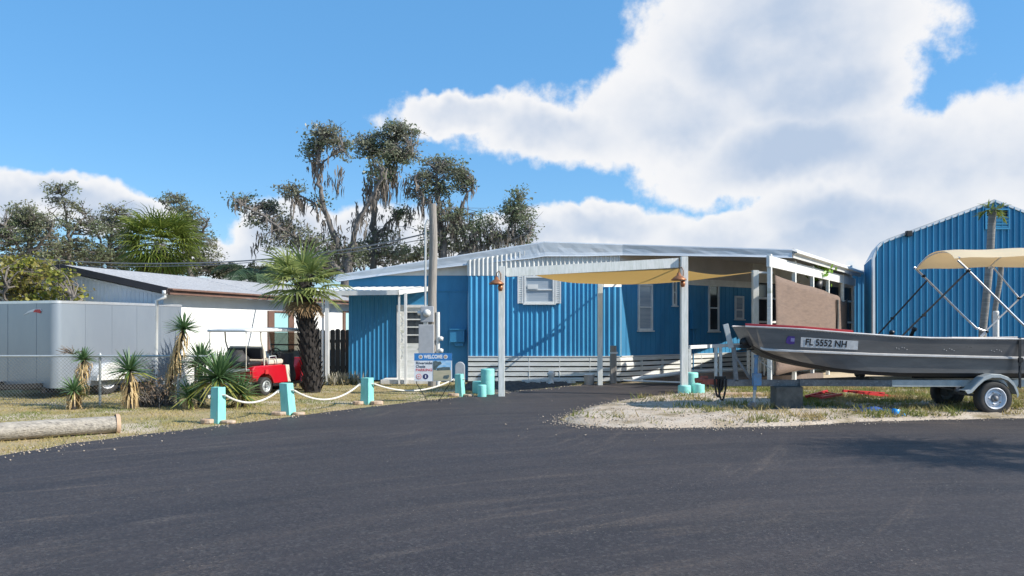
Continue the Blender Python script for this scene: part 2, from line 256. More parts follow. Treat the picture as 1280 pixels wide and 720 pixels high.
# ------------------------------------------------------------------ mesh building
def wloc(o):
    p = V((0,0,0))
    while o is not None:
        p = p + o.location; o = o.parent
    return p
def tagset(o, label=None, cat=None, group=None, kind=None):
    if label: o['label'] = label
    if cat: o['category'] = cat
    if group: o['group'] = group
    if kind: o['kind'] = kind
    return o
def thing(name, label, cat, loc, group=None):
    o = bpy.data.objects.new(name, None); COL.objects.link(o); o.location = loc; o.empty_display_size = 0.2
    return tagset(o, label, cat, group)
def perp(d):
    d = d.normalized(); a = V((0,0,1)) if abs(d.z) < 0.9 else V((1,0,0))
    u = d.cross(a).normalized(); return u, d.cross(u).normalized()
class MB:
    def __init__(s, T=None): s.v=[]; s.f=[]; s.mi=[]; s.sm=[]; s.T=T
    def add(s, verts, faces, mi=0, smooth=False):
        n = len(s.v)
        for p in verts: s.v.append(tuple(s.T @ V(p)) if s.T is not None else tuple(p))
        for f in faces: s.f.append(tuple(i+n for i in f)); s.mi.append(mi); s.sm.append(smooth)
        return s
    def quad(s, a, b, c, d, mi=0): return s.add([a,b,c,d], [(0,1,2,3)], mi)
    def poly(s, pts, mi=0): return s.add(pts, [tuple(range(len(pts)))], mi)
    def frame_box(s, c, ux, uy, uz, mi=0):
        c=V(c); ux=V(ux)/2; uy=V(uy)/2; uz=V(uz)/2
        vs=[c+ux*a+uy*b+uz*d for d in (-1,1) for b in (-1,1) for a in (-1,1)]
        return s.add(vs, [(0,2,3,1),(4,5,7,6),(0,1,5,4),(2,6,7,3),(0,4,6,2),(1,3,7,5)], mi)
    def box(s, c, size, rz=0.0, mi=0, Rm=None):
        m = Rm if Rm is not None else Matrix.Rotation(rz,3,'Z')
        return s.frame_box(c, m@V((size[0],0,0)), m@V((0,size[1],0)), m@V((0,0,size[2])), mi)
    def beam(s, a, b, w, h, mi=0, up=V((0,0,1))):
        a=V(a); b=V(b); d=b-a; side=d.cross(up).normalized(); u=side.cross(d).normalized()
        return s.frame_box((a+b)/2, d, side*w, u*h, mi)
    def tube(s, pts, r, n=8, mi=0, cap=True, smooth=True):
        pts=[V(p) for p in pts]; k=len(pts)
        rs = r if isinstance(r,(list,tuple)) else [r]*k
        vs=[]; u=None
        for i,p in enumerate(pts):
            d=(pts[min(i+1,k-1)]-pts[max(i-1,0)]).normalized()
            if u is None: u,w=perp(d)
            else:
                u=(u-d*u.dot(d)); u = u.normalized() if u.length>1e-6 else perp(d)[0]; w=d.cross(u)
            for j in range(n):
                a=2*math.pi*j/n; vs.append(p+(u*math.cos(a)+w*math.sin(a))*rs[i])
        fs=[(i*n+j,i*n+(j+1)%n,(i+1)*n+(j+1)%n,(i+1)*n+j) for i in range(k-1) for j in range(n)]
        s.add(vs,fs,mi,smooth)
        if cap:
            s.add(vs[:n],[tuple(range(n-1,-1,-1))],mi); s.add(vs[-n:],[tuple(range(n))],mi)
        return s
    def lathe(s, prof, c=(0,0,0), axis=(0,0,1), n=24, mi=0, smooth=True):
        ax=V(axis).normalized(); u,w=perp(ax); c=V(c); vs=[]
        for (r,z) in prof:
            for j in range(n):
                a=2*math.pi*j/n; vs.append(c+ax*z+(u*math.cos(a)+w*math.sin(a))*r)
        k=len(prof)
        return s.add(vs,[(i*n+j,i*n+(j+1)%n,(i+1)*n+(j+1)%n,(i+1)*n+j) for i in range(k-1) for j in range(n)],mi,smooth)
    def prism(s, poly, o, ux, uy, un, t, mi=0):
        o=V(o);ux=V(ux);uy=V(uy);un=V(un); n=len(poly)
        a=[o+ux*p[0]+uy*p[1] for p in poly]; b=[q+un*t for q in a]
        s.add(a+b,[tuple(range(n-1,-1,-1)),tuple(range(n,2*n))]+[(i,(i+1)%n,n+(i+1)%n,n+i) for i in range(n)],mi)
        return s
    def ribbon(s, pts, ws, side, mi=0):
        vs=[]
        for p,w in zip(pts,ws):
            sv = side*(w/2); vs += [V(p)-sv, V(p)+sv]
        k=len(pts)
        return s.add(vs,[(2*i,2*i+1,2*i+3,2*i+2) for i in range(k-1)],mi)
    def loft(s, secs, mi=0, smooth=True, closed=False):
        n=len(secs[0]); vs=[p for sec in secs for p in sec]; fs=[]
        for i in range(len(secs)-1):
            for j in range(n if closed else n-1):
                fs.append((i*n+j,i*n+(j+1)%n,(i+1)*n+(j+1)%n,(i+1)*n+j))
        return s.add(vs,fs,mi,smooth)
    def build(s, name, mats, parent=None, loc=None, bevel=0.0, solid=0.0, seg=2):
        if not isinstance(mats,(list,tuple)): mats=[mats]
        org = wloc(parent) if parent is not None else V(loc if loc is not None else (0,0,0))
        me=bpy.data.meshes.new(name)
        me.from_pydata([(p[0]-org.x,p[1]-org.y,p[2]-org.z) for p in s.v],[],s.f)
        for m in mats: me.materials.append(m)
        me.polygons.foreach_set('material_index', s.mi); me.polygons.foreach_set('use_smooth', s.sm)
        me.update()
        o=bpy.data.objects.new(name,me); COL.objects.link(o)
        if parent is not None: o.parent=parent
        else: o.location=org
        if solid:
            md=o.modifiers.new('solid','SOLIDIFY'); md.thickness=solid; md.offset=0
        if bevel:
            md=o.modifiers.new('bevel','BEVEL'); md.width=bevel; md.segments=seg; md.limit_method='ANGLE'; md.angle_limit=R(40)
        return o
def npmesh(name, verts, faces, m, parent=None, loc=None, mats=None, mi=None):
    verts=np.asarray(verts,dtype=np.float32); faces=np.asarray(faces,dtype=np.int32)
    org = wloc(parent) if parent is not None else V(loc if loc is not None else (0,0,0))
    verts = verts-np.array(org,dtype=np.float32)
    me=bpy.data.meshes.new(name); k=faces.shape[1]; nf=faces.shape[0]
    me.vertices.add(len(verts)); me.vertices.foreach_set('co',verts.ravel())
    me.loops.add(nf*k); me.loops.foreach_set('vertex_index',faces.ravel())
    me.polygons.add(nf); me.polygons.foreach_set('loop_start',np.arange(0,nf*k,k,dtype=np.int32))
    me.materials.append(m); me.update(calc_edges=True); me.validate()
    o=bpy.data.objects.new(name,me); COL.objects.link(o)
    if parent is not None: o.parent=parent
    else: o.location=org
    return o
def unit(a): return a/np.maximum(np.linalg.norm(a,axis=1,keepdims=True),1e-9)
def leaf_quads(C, L, asp=0.5, up=0.3):
    n=len(C); nrm=unit(nr.normal(size=(n,3))+np.array([0,0,up])); t=unit(np.cross(nrm,nr.normal(size=(n,3))))
    b=np.cross(nrm,t); L=np.asarray(L).reshape(-1,1)
    vs=np.stack([C-t*L/2, C+b*L*asp/2, C+t*L/2, C-b*L*asp/2],axis=1).reshape(-1,3)
    return vs, np.arange(n*4).reshape(-1,4)
def text_part(name, s, size, m, org, ux, uy, parent, bold=0.0, align='CENTER', xs=1.0, thick=0.002, fit=None):
    cu=bpy.data.curves.new(name,'FONT'); cu.body=s; cu.size=size; cu.align_x=align; cu.align_y='CENTER'; cu.offset=bold; cu.extrude=thick/2
    t=bpy.data.objects.new('temporary_text',cu); COL.objects.link(t)
    dg=bpy.context.evaluated_depsgraph_get(); me=bpy.data.meshes.new_from_object(t.evaluated_get(dg))
    bpy.data.objects.remove(t)
    ux=V(ux).normalized(); uy=V(uy).normalized(); un=ux.cross(uy); o=V(org)-wloc(parent)
    if fit: xs=fit/(max(v.co.x for v in me.vertices)-min(v.co.x for v in me.vertices))
    for v in me.vertices: v.co = o+ux*(v.co.x*xs)+uy*v.co.y+un*v.co.z
    me.materials.clear(); me.materials.append(m); me.name=name
    ob=bpy.data.objects.new(name,me); COL.objects.link(ob); ob.parent=parent
    return ob
def arc(cx, cy, r, a0, a1, n):
    return [(cx+r*math.cos(R(a0+(a1-a0)*i/n)), cy+r*math.sin(R(a0+(a1-a0)*i/n))) for i in range(n+1)]
def smooth_path(pts, n=6, closed=False):
    pts=[V(p) for p in pts]; out=[]; k=len(pts)
    for i in range(k if closed else k-1):
        p0=pts[(i-1)%k] if closed or i>0 else pts[0]; p1=pts[i%k]; p2=pts[(i+1)%k]; p3=pts[(i+2)%k] if closed or i+2<k else pts[-1]
        for j in range(n):
            t=j/n; out.append(0.5*((2*p1)+(p2-p0)*t+(2*p0-5*p1+4*p2-p3)*t*t+(3*p1-p0-3*p2+p3)*t**3))
    if not closed: out.append(pts[-1])
    return out
def inside(poly, x, y):
    c=np.zeros(x.shape,bool); n=len(poly)
    for i in range(n):
        x0,y0=poly[i]; x1,y1=poly[(i+1)%n]
        hit=((y0>y)!=(y1>y)) & (x<(x1-x0)*(y-y0)/((y1-y0)+1e-12)+x0)
        c^=hit
    return c
def edge_dist(poly,x,y):
    d=np.full(x.shape,1e9); n=len(poly)
    for i in range(n):
        ax,ay=poly[i]; bx,by=poly[(i+1)%n]; dx,dy=bx-ax,by-ay
        t=np.clip(((x-ax)*dx+(y-ay)*dy)/(dx*dx+dy*dy+1e-12),0,1)
        d=np.minimum(d,np.hypot(x-ax-t*dx,y-ay-t*dy))
    return d
def wob(x,y,f=1.0,ph=0.0):
    return (np.sin(1.7*f*x+0.6*f*y+ph)+np.sin(-1.1*f*x+2.3*f*y+1.3+ph)+np.sin(3.1*f*x+2.9*f*y+2.1+ph)*0.6+np.sin(5.3*f*x-4.1*f*y+ph*2)*0.4)/3.0

# ------------------------------------------------------------------ setting
def sheet(name, poly, z, m):
    b=MB(); b.poly([(p[0],p[1],z) for p in poly]); o=b.build(name,m); return tagset(o,kind='structure')
sheet('ground',[(-250,-60),(250,-60),(250,300),(-250,300)],0.0,M['ground'])
L_edge=[(-13,-12),(-9.6,2.5),(-7.5,7.0)]+[tuple(gp(*p)[:2]) for p in [(0,570),(110,552),(270,533),(470,508),(600,494),(630,491),(725,482)]]
B_edge=[(2.0,21.45),(3.2,21.6),(6.9,21.2),(7.2,19.6),(5.3,19.1)]
I_edge=[tuple(gp(*p)[:2]) for p in [(850,492.5),(790,500),(740,509),(712,519),(703,525),(716,530),(750,533.5),(800,535),(880,535),(980,533),(1100,527),(1280,523)]]
Rr=[(14,13.9),(40,15.0),(60,-12)]
def sm2(l,n=5): return [(p.x,p.y) for p in smooth_path([(a,b,0) for a,b in l],n)]
def rough_edge(l, amp):
    out=[]
    for i,(x,y) in enumerate(l): out.append((x+amp*math.sin(x*9+y*5),y+amp*math.sin(x*7-y*11+1)))
    return out
ASPH = rough_edge(sm2(L_edge,7),0.03)+B_edge+rough_edge(sm2(I_edge,8),0.035)+Rr
sheet('asphalt_driveway',ASPH,0.006,M['asphalt'])
def grid_mound(name, poly, x0,x1,y0,y1,st,hmax,slope,m,bump=0.02):
    xs=np.arange(x0,x1,st); ys=np.arange(y0,y1,st); X,Y=np.meshgrid(xs,ys)
    ins=inside(poly,X,Y); d=edge_dist(poly,X,Y)
    Z=np.where(ins,np.minimum(d*slope,hmax)+0.004+bump*np.clip(d*4,0,1)*(wob(X,Y,2.2)+nr.normal(size=X.shape)*0.35),-0.03-d*0.2)
    keep=ins|(d<st*2)
    idx=np.arange(X.size).reshape(X.shape)
    f=np.stack([idx[:-1,:-1],idx[:-1,1:],idx[1:,1:],idx[1:,:-1]],axis=-1).reshape(-1,4)
    kf=keep.ravel()[f].all(axis=1)
    o=npmesh(name,np.stack([X,Y,Z],-1).reshape(-1,3),f[kf],m); return tagset(o,kind='structure')
ISL=sm2(I_edge,8)+[(14,13.9),(18,14.4),(18,22),(10,19.5),(7.2,19.6),(5.3,19.1)]
grid_mound('gravel_island',ISL,0.4,18,11.9,22,0.09,0.07,0.22,M['island'])
sheet('sand_patch',[(7.4,19.9),(9.3,20.0),(13.0,26.5),(9.5,27.5),(7.0,22.5)],0.004,M['sand'])
BED=[tuple(gp(*p)[:2]) for p in [(612,492.5),(660,488),(712,483)]]+[(1.75,21.75),(-1.3,21.75),(-1.3,19.2)]
grid_mound('planting_bed',BED,-1.6,2.2,17.8,22,0.07,0.06,0.3,M['soil'],0.03)

# lawn blades
def blades(name, pts, hmin, hmax, w, m, lean=0.5):
    n=len(pts); h=(nr.uniform(hmin,hmax,n)*(0.7+0.5*wob(pts[:,0],pts[:,1],2.7,1.0)))[:,None]; a=nr.uniform(0,2*np.pi,n)
    side=np.stack([np.cos(a),np.sin(a),np.zeros(n)],1)*w/2
    top=pts+np.concatenate([nr.normal(size=(n,2))*lean,np.ones((n,1))],1)*h
    vs=np.stack([pts-side,pts+side,top],1).reshape(-1,3)
    return npmesh(name,vs,np.arange(n*3).reshape(-1,3),m)
n=260000
x=nr.uniform(-16,2.2,n); y=nr.uniform(7,21.7,n)
ok=~inside(ASPH,x,y)&~inside(BED,x,y)&(x/y>-0.80)&(x/y<0.1)
d=wob(x,y,0.9)*0.5+wob(x,y,3.1,2.0)*0.35
ok&=(nr.uniform(-0.75,0.6,n)<d)
x,y=x[ok],y[ok]
o=blades('grass',np.stack([x,y,np.zeros(len(x))],1),0.02,0.065,0.012,M['grass_dry'],0.7)
tagset(o,'short dry yellowing grass on the lawn beside the asphalt','grass',kind='stuff')
# weeds and stones of the island
n=150000
x=nr.uniform(0.8,17,n); y=nr.uniform(12,20.5,n); dI=edge_dist(ISL,x,y)
den=wob(x,y,1.3,0.7)*0.6+wob(x,y,3.7,4.0)*0.4+np.clip((x-3.0)*0.14,-0.4,0.42)
back=(y>15.3+0.35*wob(x,y,2.0))&(x>5.4)
ok=inside(ISL,x,y)&(dI>0.12)&((nr.uniform(0.0,1.2,n)<den)|(back&(nr.uniform(-0.5,0.9,n)<0.25+wob(x,y,2.4,3.0))))
x,y=x[ok],y[ok]
o=blades('weeds',np.stack([x,y,np.full(len(x),0.05)],1),0.04,0.20,0.026,M['weed'],0.6)
tagset(o,'yellow green weeds growing around the boat trailer','weeds',kind='stuff')
n=16000
x=nr.uniform(0.8,16,n); y=nr.uniform(12,18.5,n); dI=edge_dist(ISL,x,y)
ok=inside(ISL,x,y)&(nr.uniform(0,1,n)<np.clip(1.1-dI*0.5,0.05,1)*np.where(x<4.2,1,0.45))
x,y=x[ok],y[ok]; z=np.minimum(edge_dist(ISL,x,y)*0.22,0.07)+0.01
ex,ey,ez=[],[],[]
for edge,amt,side in ((sm2(I_edge,8),1100,1),(sm2(L_edge,7),700,-1)):
    E=np.array(edge); E=E[(E[:,1]>7)]
    k=nr.integers(0,len(E),amt); ox=nr.normal(size=amt)*0.16; oy=-side*np.abs(nr.normal(size=amt))*0.16 if side==1 else nr.normal(size=amt)*0.10
    far=nr.uniform(0,1,amt)<0.05
    ox=np.where(far,ox*5,ox); oy=np.where(far,oy*5,oy)
    ex.append(E[k,0]+ox); ey.append(E[k,1]+oy); ez.append(np.full(amt,0.012))
x=np.concatenate([x]+ex); y=np.concatenate([y]+ey); z=np.concatenate([z]+ez)
C=np.stack([x,y,z],1); n=len(C); sz=nr.uniform(0.006,0.026,n)*nr.uniform(0.5,1,n)
oc=np.array([[1,0,0],[0,1,0],[-1,0,0],[0,-1,0],[0,0,0.7],[0,0,-0.7]],float)
vs=(C[:,None,:]+oc[None]*sz[:,None,None]*nr.uniform(0.6,1.3,(n,6,1))).reshape(-1,3)
fo=np.array([[0,1,4],[1,2,4],[2,3,4],[3,0,4],[1,0,5],[2,1,5],[3,2,5],[0,3,5]])
fs=(fo[None]+np.arange(n)[:,None,None]*6).reshape(-1,3)
o=npmesh('gravel',vs,fs,M['gravel']); tagset(o,'loose pale shell gravel along the island edge','gravel',kind='stuff')

# ------------------------------------------------------------------ blue mobile home
def corr(b, a, c, z0, z1, n, prof, pitch, mi=0, jit=0.0):
    a=V((a[0],a[1],0)); c=V((c[0],c[1],0)); Ln=(c-a).length; d=(c-a)/Ln; n=V(n); vs=[]; s=0.0; cols=[]
    while s<Ln:
        p=pitch*(1+rnd.uniform(-jit,jit))
        for (t,dep) in prof:
            q=s+t*p
            if q<=Ln: cols.append((q,dep))
        s+=p
    cols.append((Ln,0))
    for q,dep in cols:
        pt=a+d*q+n*dep
        vs += [V((pt.x,pt.y,z0(q/Ln))),V((pt.x,pt.y,z1(q/Ln)))]
    b.add(vs,[(2*i,2*i+2,2*i+3,2*i+1) for i in range(len(cols)-1)],mi)
TRAP=[(0.0,0.0),(0.34,0.0),(0.44,0.034),(0.62,0.034),(0.88,0.0)]
SRIB=[(0.0,0.0),(0.60,0.0),(0.64,0.075),(0.70,0.075),(0.96,0.0)]
RIB=[(0.0,0.0),(0.66,0.0),(0.76,0.022),(0.88,0.022),(0.98,0.0)]
GROOVE=[(0.0,0.0),(0.90,0.0),(0.92,-0.010),(0.98,-0.010)]
K=lambda z:(lambda s:z)
home=thing('mobile_home','long blue mobile home with white slatted skirting and a low metal roof','mobile home',(-1.25,21.9,0))
YA=21.9; AX0,AX1=-1.25,3.07
DB=V((0.8,0.6,0)); NB=V((0.6,-0.8,0)); CA=V((AX1,YA,0))
def onB(t,z=0.0,out=0.0): return V((CA.x+DB.x*t+NB.x*out, CA.y+DB.y*t+NB.y*out, z))
def tB(px):
    r=(px-640)/F; return (r*CA.y-CA.x)/(DB.x-r*DB.y)
def zB(t,py): return H+(HOR-py)/F*(CA.y+DB.y*t)
b=MB(); corr(b,(AX0,YA),(AX1-0.05,YA),K(0.735),K(3.04),(0,-1,0),TRAP,0.145,jit=0.32)
b.add([(AX1-0.05,YA,0.735),(AX1-0.02,YA-0.03,0.735),(AX1+0.03,YA-0.005,0.735),(AX1+0.03,YA-0.005,3.05),(AX1-0.02,YA-0.03,3.05),(AX1-0.05,YA,3.05)],[(0,1,4,5),(1,2,3,4)],0,True)
b.build('front_wall',M['blue_wall'],home)
b=MB(); p0=onB(0.06); p1=onB(6.2)
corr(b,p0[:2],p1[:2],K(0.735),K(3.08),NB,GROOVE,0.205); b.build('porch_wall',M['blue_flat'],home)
b=MB(); YL=22.2
corr(b,(-4.72,YL),(-3.32,YL),K(0.05),K(2.62),(0,-1,0),RIB,0.125)
corr(b,(-2.35,YL),(-1.27,YL),K(0.05),K(2.62),(0,-1,0),GROOVE,0.55)
b.quad((-3.33,YL,2.2),(-2.34,YL,2.2),(-2.34,YL,2.62),(-3.33,YL,2.62))
b.quad((-4.72,YL,2.62),(-1.27,YL,2.62),(-1.27,YL,3.07),(-4.72,YL,3.07))
b.box((-3.0,YL-0.012,2.62),(3.44,0.02,0.03))
b.quad((-1.25,YL,0.05),(-1.25,YA,0.05),(-1.25,YA,3.05),(-1.25,YL,3.05))
b.quad((-4.72,YL,0.0),(-4.72,YL,3.05),(-2.6,30,3.05),(-2.6,30,0.0))
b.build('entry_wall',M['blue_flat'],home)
# gable panels and roof
def roofz(X): return 3.0+(X+4.88)/(5.77)*0.93 if X<0.89 else 3.93-(X-0.89)*0.045
b=MB(); corr(b,(AX0-0.03,YA-0.004),(AX1,YA-0.004),K(3.045),lambda s:roofz(AX0+(AX1-AX0)*s)-0.10,(0,-1,0),TRAP,0.13,jit=0.1)
b.build('gable_panel',M['white_metal'],home)
b=MB(); b.add([(-4.72,YL-0.01,3.07),(-1.27,YL-0.01,3.07),(-1.27,YL-0.01,roofz(-1.27)-0.03),(-4.72,YL-0.01,3.075)],[(0,1,2,3)]); b.build('gable_panel',M['white_paint'],home)
PL=at(420,345,22.12); PP=at(681,303,21.86); PC=at(778,306.5,21.85); PR=at(990,313,21.0); PBR=at(1075,340,29.3); RB=V((6.9,31,3.93)); LB=V((-2.4,31,2.98))
def slab(b,pts,t,mi=0):
    n=len(pts); lo=[p-V((0,0,t)) for p in pts]
    b.add(pts+lo,[tuple(range(n))]+[(i,i+n,(i+1)%n+n,(i+1)%n) for i in range(n)],mi)
    for i in range(1,n-1): b.add([lo[0],lo[i],lo[i+1]],[(0,2,1)],1)
b=MB(); 
for tri in ([PL,PP,RB,LB],[PP,PC,RB],[PC,PR,PBR],[PC,PBR,RB]):
    slab(b,tri,0.10)
rf=b.build('roof',[M['galv_roof'],M['ceiling']],home)
# fascia: rolled metal band of varying depth with small dents
b=MB(); secs=[]
path=[(PL,0.17),(PL.lerp(PP,0.45),0.24),(PL.lerp(PP,0.75),0.33),(PL.lerp(PP,0.93),0.40),(PP,0.40),(PP.lerp(PC,0.5),0.36),(PC,0.29),(PC.lerp(PR,0.4),0.25),(PC.lerp(PR,0.7),0.22),(PR,0.21)]
fine=[]
for (p,h),(q,g) in zip(path[:-1],path[1:]):
    for j in range(6): fine.append((p.lerp(q,j/6),h+(g-h)*j/6))
fine.append(path[-1])
for i,(p,h) in enumerate(fine):
    w=0.004*math.sin(i*1.9)+0.004*math.sin(i*0.7+1)
    secs.append([p+V((0,0.06,0.035)),p+V((0,-0.02,0.03)),p+V((0,-0.03,0.0)),p+V((0,-0.022+w,-h*0.35)),p+V((0,-0.018-w*0.8,-h*0.7)),p+V((0,-0.03,-h+0.03)),p+V((0,-0.045,-h)),p+V((0,-0.01,-h))])
b.loft(secs,0,False); b.build('fascia',M['galv_roof'],home)
b=MB(); e=(PBR-PR).normalized(); nE=V((e.y,-e.x,0))
secs=[]
for i in range(13):
    p=PR.lerp(PBR,i/12)
    secs.append([p+V((0,0,0.06)),p+nE*0.05+V((0,0,0.05)),p+nE*0.13+V((0,0,0.0)),p+nE*0.14+V((0,0,-0.07)),p+nE*0.04+V((0,0,-0.09)),p+nE*0.03+V((0,0,-0.20)),p+V((0,0,-0.2))])
b.loft(secs,0,False); b.build('gutter',M['white_metal'],home)
# skirting
def boards(a,c,nrm,zs,hb,m,seg):
    b=MB(); a=V(a);c=V(c);nrm=V(nrm)
    for z in zs:
        off=rnd.uniform(-0.006,0.006)
        b.beam(a+nrm*(0.03+off)+V((0,0,z)),c+nrm*(0.03+off)+V((0,0,z+rnd.uniform(-0.006,0.006))),0.022,hb)
    n=int((c-a).length/0.9)
    for i in range(1,n+1): b.beam(a.lerp(c,i/(n+1))+nrm*0.008+V((0,0,0.03)),a.lerp(c,i/(n+1))+nrm*0.008+V((0,0,0.70)),0.018,0.08,up=nrm)
    o=b.build('skirting_boards',M['white_weathered'],home,bevel=0.003)
    k=MB(); k.quad(a-nrm*0.04,c-nrm*0.04,c-nrm*0.04+V((0,0,0.75)),a-nrm*0.04+V((0,0,0.75))); k.build('skirting_gap_shade',M['dark'],o)  # near-black sheet stands for the shade seen between the boards
zs=[0.095,0.238,0.38,0.522,0.667]
boards((AX0,YA,0),(AX1+0.02,YA,0),(0,-1,0),zs,0.106,None,5)
boards(onB(0.0),onB(6.2),NB,zs,0.106,None,5)
b=MB(); b.beam((AX0,YA-0.03,0.742),(AX1,YA-0.03,0.742),0.05,0.03); b.beam(onB(0.03,0.742,0.03),onB(6.2,0.742,0.03),0.05,0.03); b.build('drip_edge',M['white_metal'],home)
# windows
def window(parent,a,ux,n,w,h,mull,panemat,shut=0.0,fm='white_paint'):
    """a = lower left corner, ux along the wall, n outward"""
    a=V(a);ux=V(ux).normalized();n=V(n).normalized();uz=V((0,0,1)); t=0.055
    b=MB()
    for (o,sx,sz) in ((ux*(t/2)+uz*(h/2),t,h),(ux*(w-t/2)+uz*(h/2),t,h),(ux*(w/2)+uz*(t/2),w-2*t,t),(ux*(w/2)+uz*(h-t/2),w-2*t,t)):
        b.frame_box(a+o+n*0.02,ux*sx,n*0.05,uz*sz)
    if mull: b.frame_box(a+ux*(w/2)+uz*(h*mull)+n*0.016,ux*(w-2*t),n*0.04,uz*0.04)
    b.frame_box(a+ux*(w/2)-uz*0.02+n*0.035,ux*(w+0.06),n*0.09,uz*0.035)
    fr=b.build('window',M[fm],parent,bevel=0.004)
    p=MB(); p.frame_box(a+ux*(w/2)+uz*(h/2)+n*0.004,ux*(w-0.08),n*0.006,uz*(h-0.08)); p.build('pane',M[panemat],fr)
    if shut:
        for s in (-1,1):
            c=a+ux*(w/2+s*(w/2+shut/2+0.015))+uz*(h/2)+n*0.018; q=MB()
            q.frame_box(c,ux*shut,n*0.02,uz*h)
            for k in (-1,1): q.frame_box(c+ux*k*(shut/2-0.02)+n*0.018,ux*0.04,n*0.016,uz*h)
            m=int(h/0.06)
            for i in range(m):
                z=-h/2+(i+0.5)*h/m; q.frame_box(c+n*0.016+uz*z,ux*(shut-0.07),n*0.012+uz*0.012,uz*0.03)
            q.build('shutter',M['white_paint'],fr)
    return fr
pa=at(655,379.5,YA); fr=window(home,(pa.x,YA-0.03,pa.z),(1,0,0),(0,-1,0),(693-655)/F*YA,(379.5-345)/F*YA,0.5,'blind',0.17)
b=MB(); b.box((pa.x+0.25,YA-0.075,pa.z+0.48),(0.30,0.02,0.13)); b.build('vent_panel',M['white_paint'],fr)
for (xa,xb,yt,yb,mu,pm) in ((797,815,355,413,0.5,'blind'),(840,845,345,382,0.45,'glass'),(885,898,356,414,0.5,'glass'),(918,929,370,399,0.4,'blind')):
    ta,tb=tB(xa),tB(xb); tm=(ta+tb)/2
    window(home,onB(ta,zB(tm,yb),0.0),DB,NB,tb-ta,zB(tm,yt)-zB(tm,yb),mu,pm)
t=tB(865); b=MB(); b.frame_box(onB(t,zB(t,400),0.07),DB*0.24,NB*0.12,V((0,0,0.56))); 
b.tube([onB(t,zB(t,411),0.05),onB(t,0.25,0.05)],0.022); b.build('breaker_box',M['blue_flat'],home,bevel=0.008)
b=MB(); b.beam(onB(tB(853),2.98,0.012),onB(6.2,2.98,0.012),0.02,0.20); b.build('header_board',M['white_paint'],home)
b=MB(); b.beam(onB(0.0,3.50,-0.02),onB(6.2,3.50,-0.02),0.03,0.86); b.build('upper_wall',M['ceiling'],home)
# glazed wall of the screened porch beyond
b=MB(); g=MB(); t0,t1=6.25,12.4
for i in range(8):
    t=t0+(t1-t0)*i/7; b.beam(onB(t,0,0.03),onB(t,3.2,0.03),0.07,0.10,up=NB)
for z in (0.9,1.75,2.55): b.beam(onB(t0,z,0.025),onB(t1,z,0.025),0.06,0.07)
b.beam(onB(t0,0.45,0.0),onB(t1,0.45,0.0),0.03,0.85); b.beam(onB(t0,3.5,0.0),onB(t1,3.5,0.0),0.03,0.86)
wf=b.build('porch_window_wall',M['white_paint'],home); g.beam(onB(t0,1.9,-0.02),onB(t1,1.9,-0.02),0.01,2.6); g.build('pane',M['glass'],wf)
# porch posts under the eave and brown screen
def onE(t,z=0.0,out=0.0):
    p=V((PR.x,PR.y,0)).lerp(V((PBR.x,PBR.y,0)),t); return V((p.x+nE.x*out,p.y+nE.y*out,z))
def tE(px):
    r=(px-640)/F; return (r*PR.y-PR.x)/((PBR.x-PR.x)-r*(PBR.y-PR.y))
def zE(t,py): return H+(HOR-py)/F*(PR.y+(PBR.y-PR.y)*t)
for i,px in enumerate((970,1000,1022,1041,1059)):
    t=tE(px); b=MB(); b.beam(onE(t,0.0,-0.16),onE(t,3.46,-0.16),0.10,0.12,up=V((e.x,e.y,0))); b.build('porch_post',M['white_weathered'],home,bevel=0.006)
b=MB(); b.beam(onE(tE(968),3.27,-0.16),onE(0.98,3.27,-0.16),0.08,0.28); b.build('porch_beam',M['white_paint'],home)
b=MB(); b.frame_box(onB(3.6,0.09,1.3),DB*5.2,NB*2.5,V((0,0,0.16))); b.build('porch_deck',M['deck'],home)
# awning over the door
b=MB(); W=V((-2.40,22.17,2.74)); FR_=V((-3.13,21.05,2.58)); FL=V((-5.66,21.05,2.55)); WL=V((-4.93,22.17,2.72))
cols=46; vs=[]
for i in range(cols+1):
    s=i/cols; zz=0.022*(1 if (i%4) in (1,2) else 0)
    vs += [FL.lerp(FR_,s)+V((0,0,zz)),WL.lerp(W,s)+V((0,0,zz))]
b.add(vs,[(2*i,2*i+2,2*i+3,2*i+1) for i in range(cols)])
b.beam(FL+V((0,-0.02,-0.05)),FR_+V((0,-0.02,-0.05)),0.03,0.13); b.beam(FR_+V((0.02,0,-0.05)),W+V((0.02,0,-0.05)),0.03,0.13); b.beam(FL+V((-0.02,0,-0.05)),WL+V((-0.02,0,-0.05)),0.03,0.13)
aw=b.build('awning',M['white_metal'],home)
for px,w in ((403.5,0.05),(409,0.10),(499,0.05),(507,0.07)):
    X=(px-640)/F*21.2; b=MB(); b.beam((X,21.2,0),(X,21.2,2.52),w,w,up=V((0,1,0))); b.build('awning_post',M['white_paint'],aw)
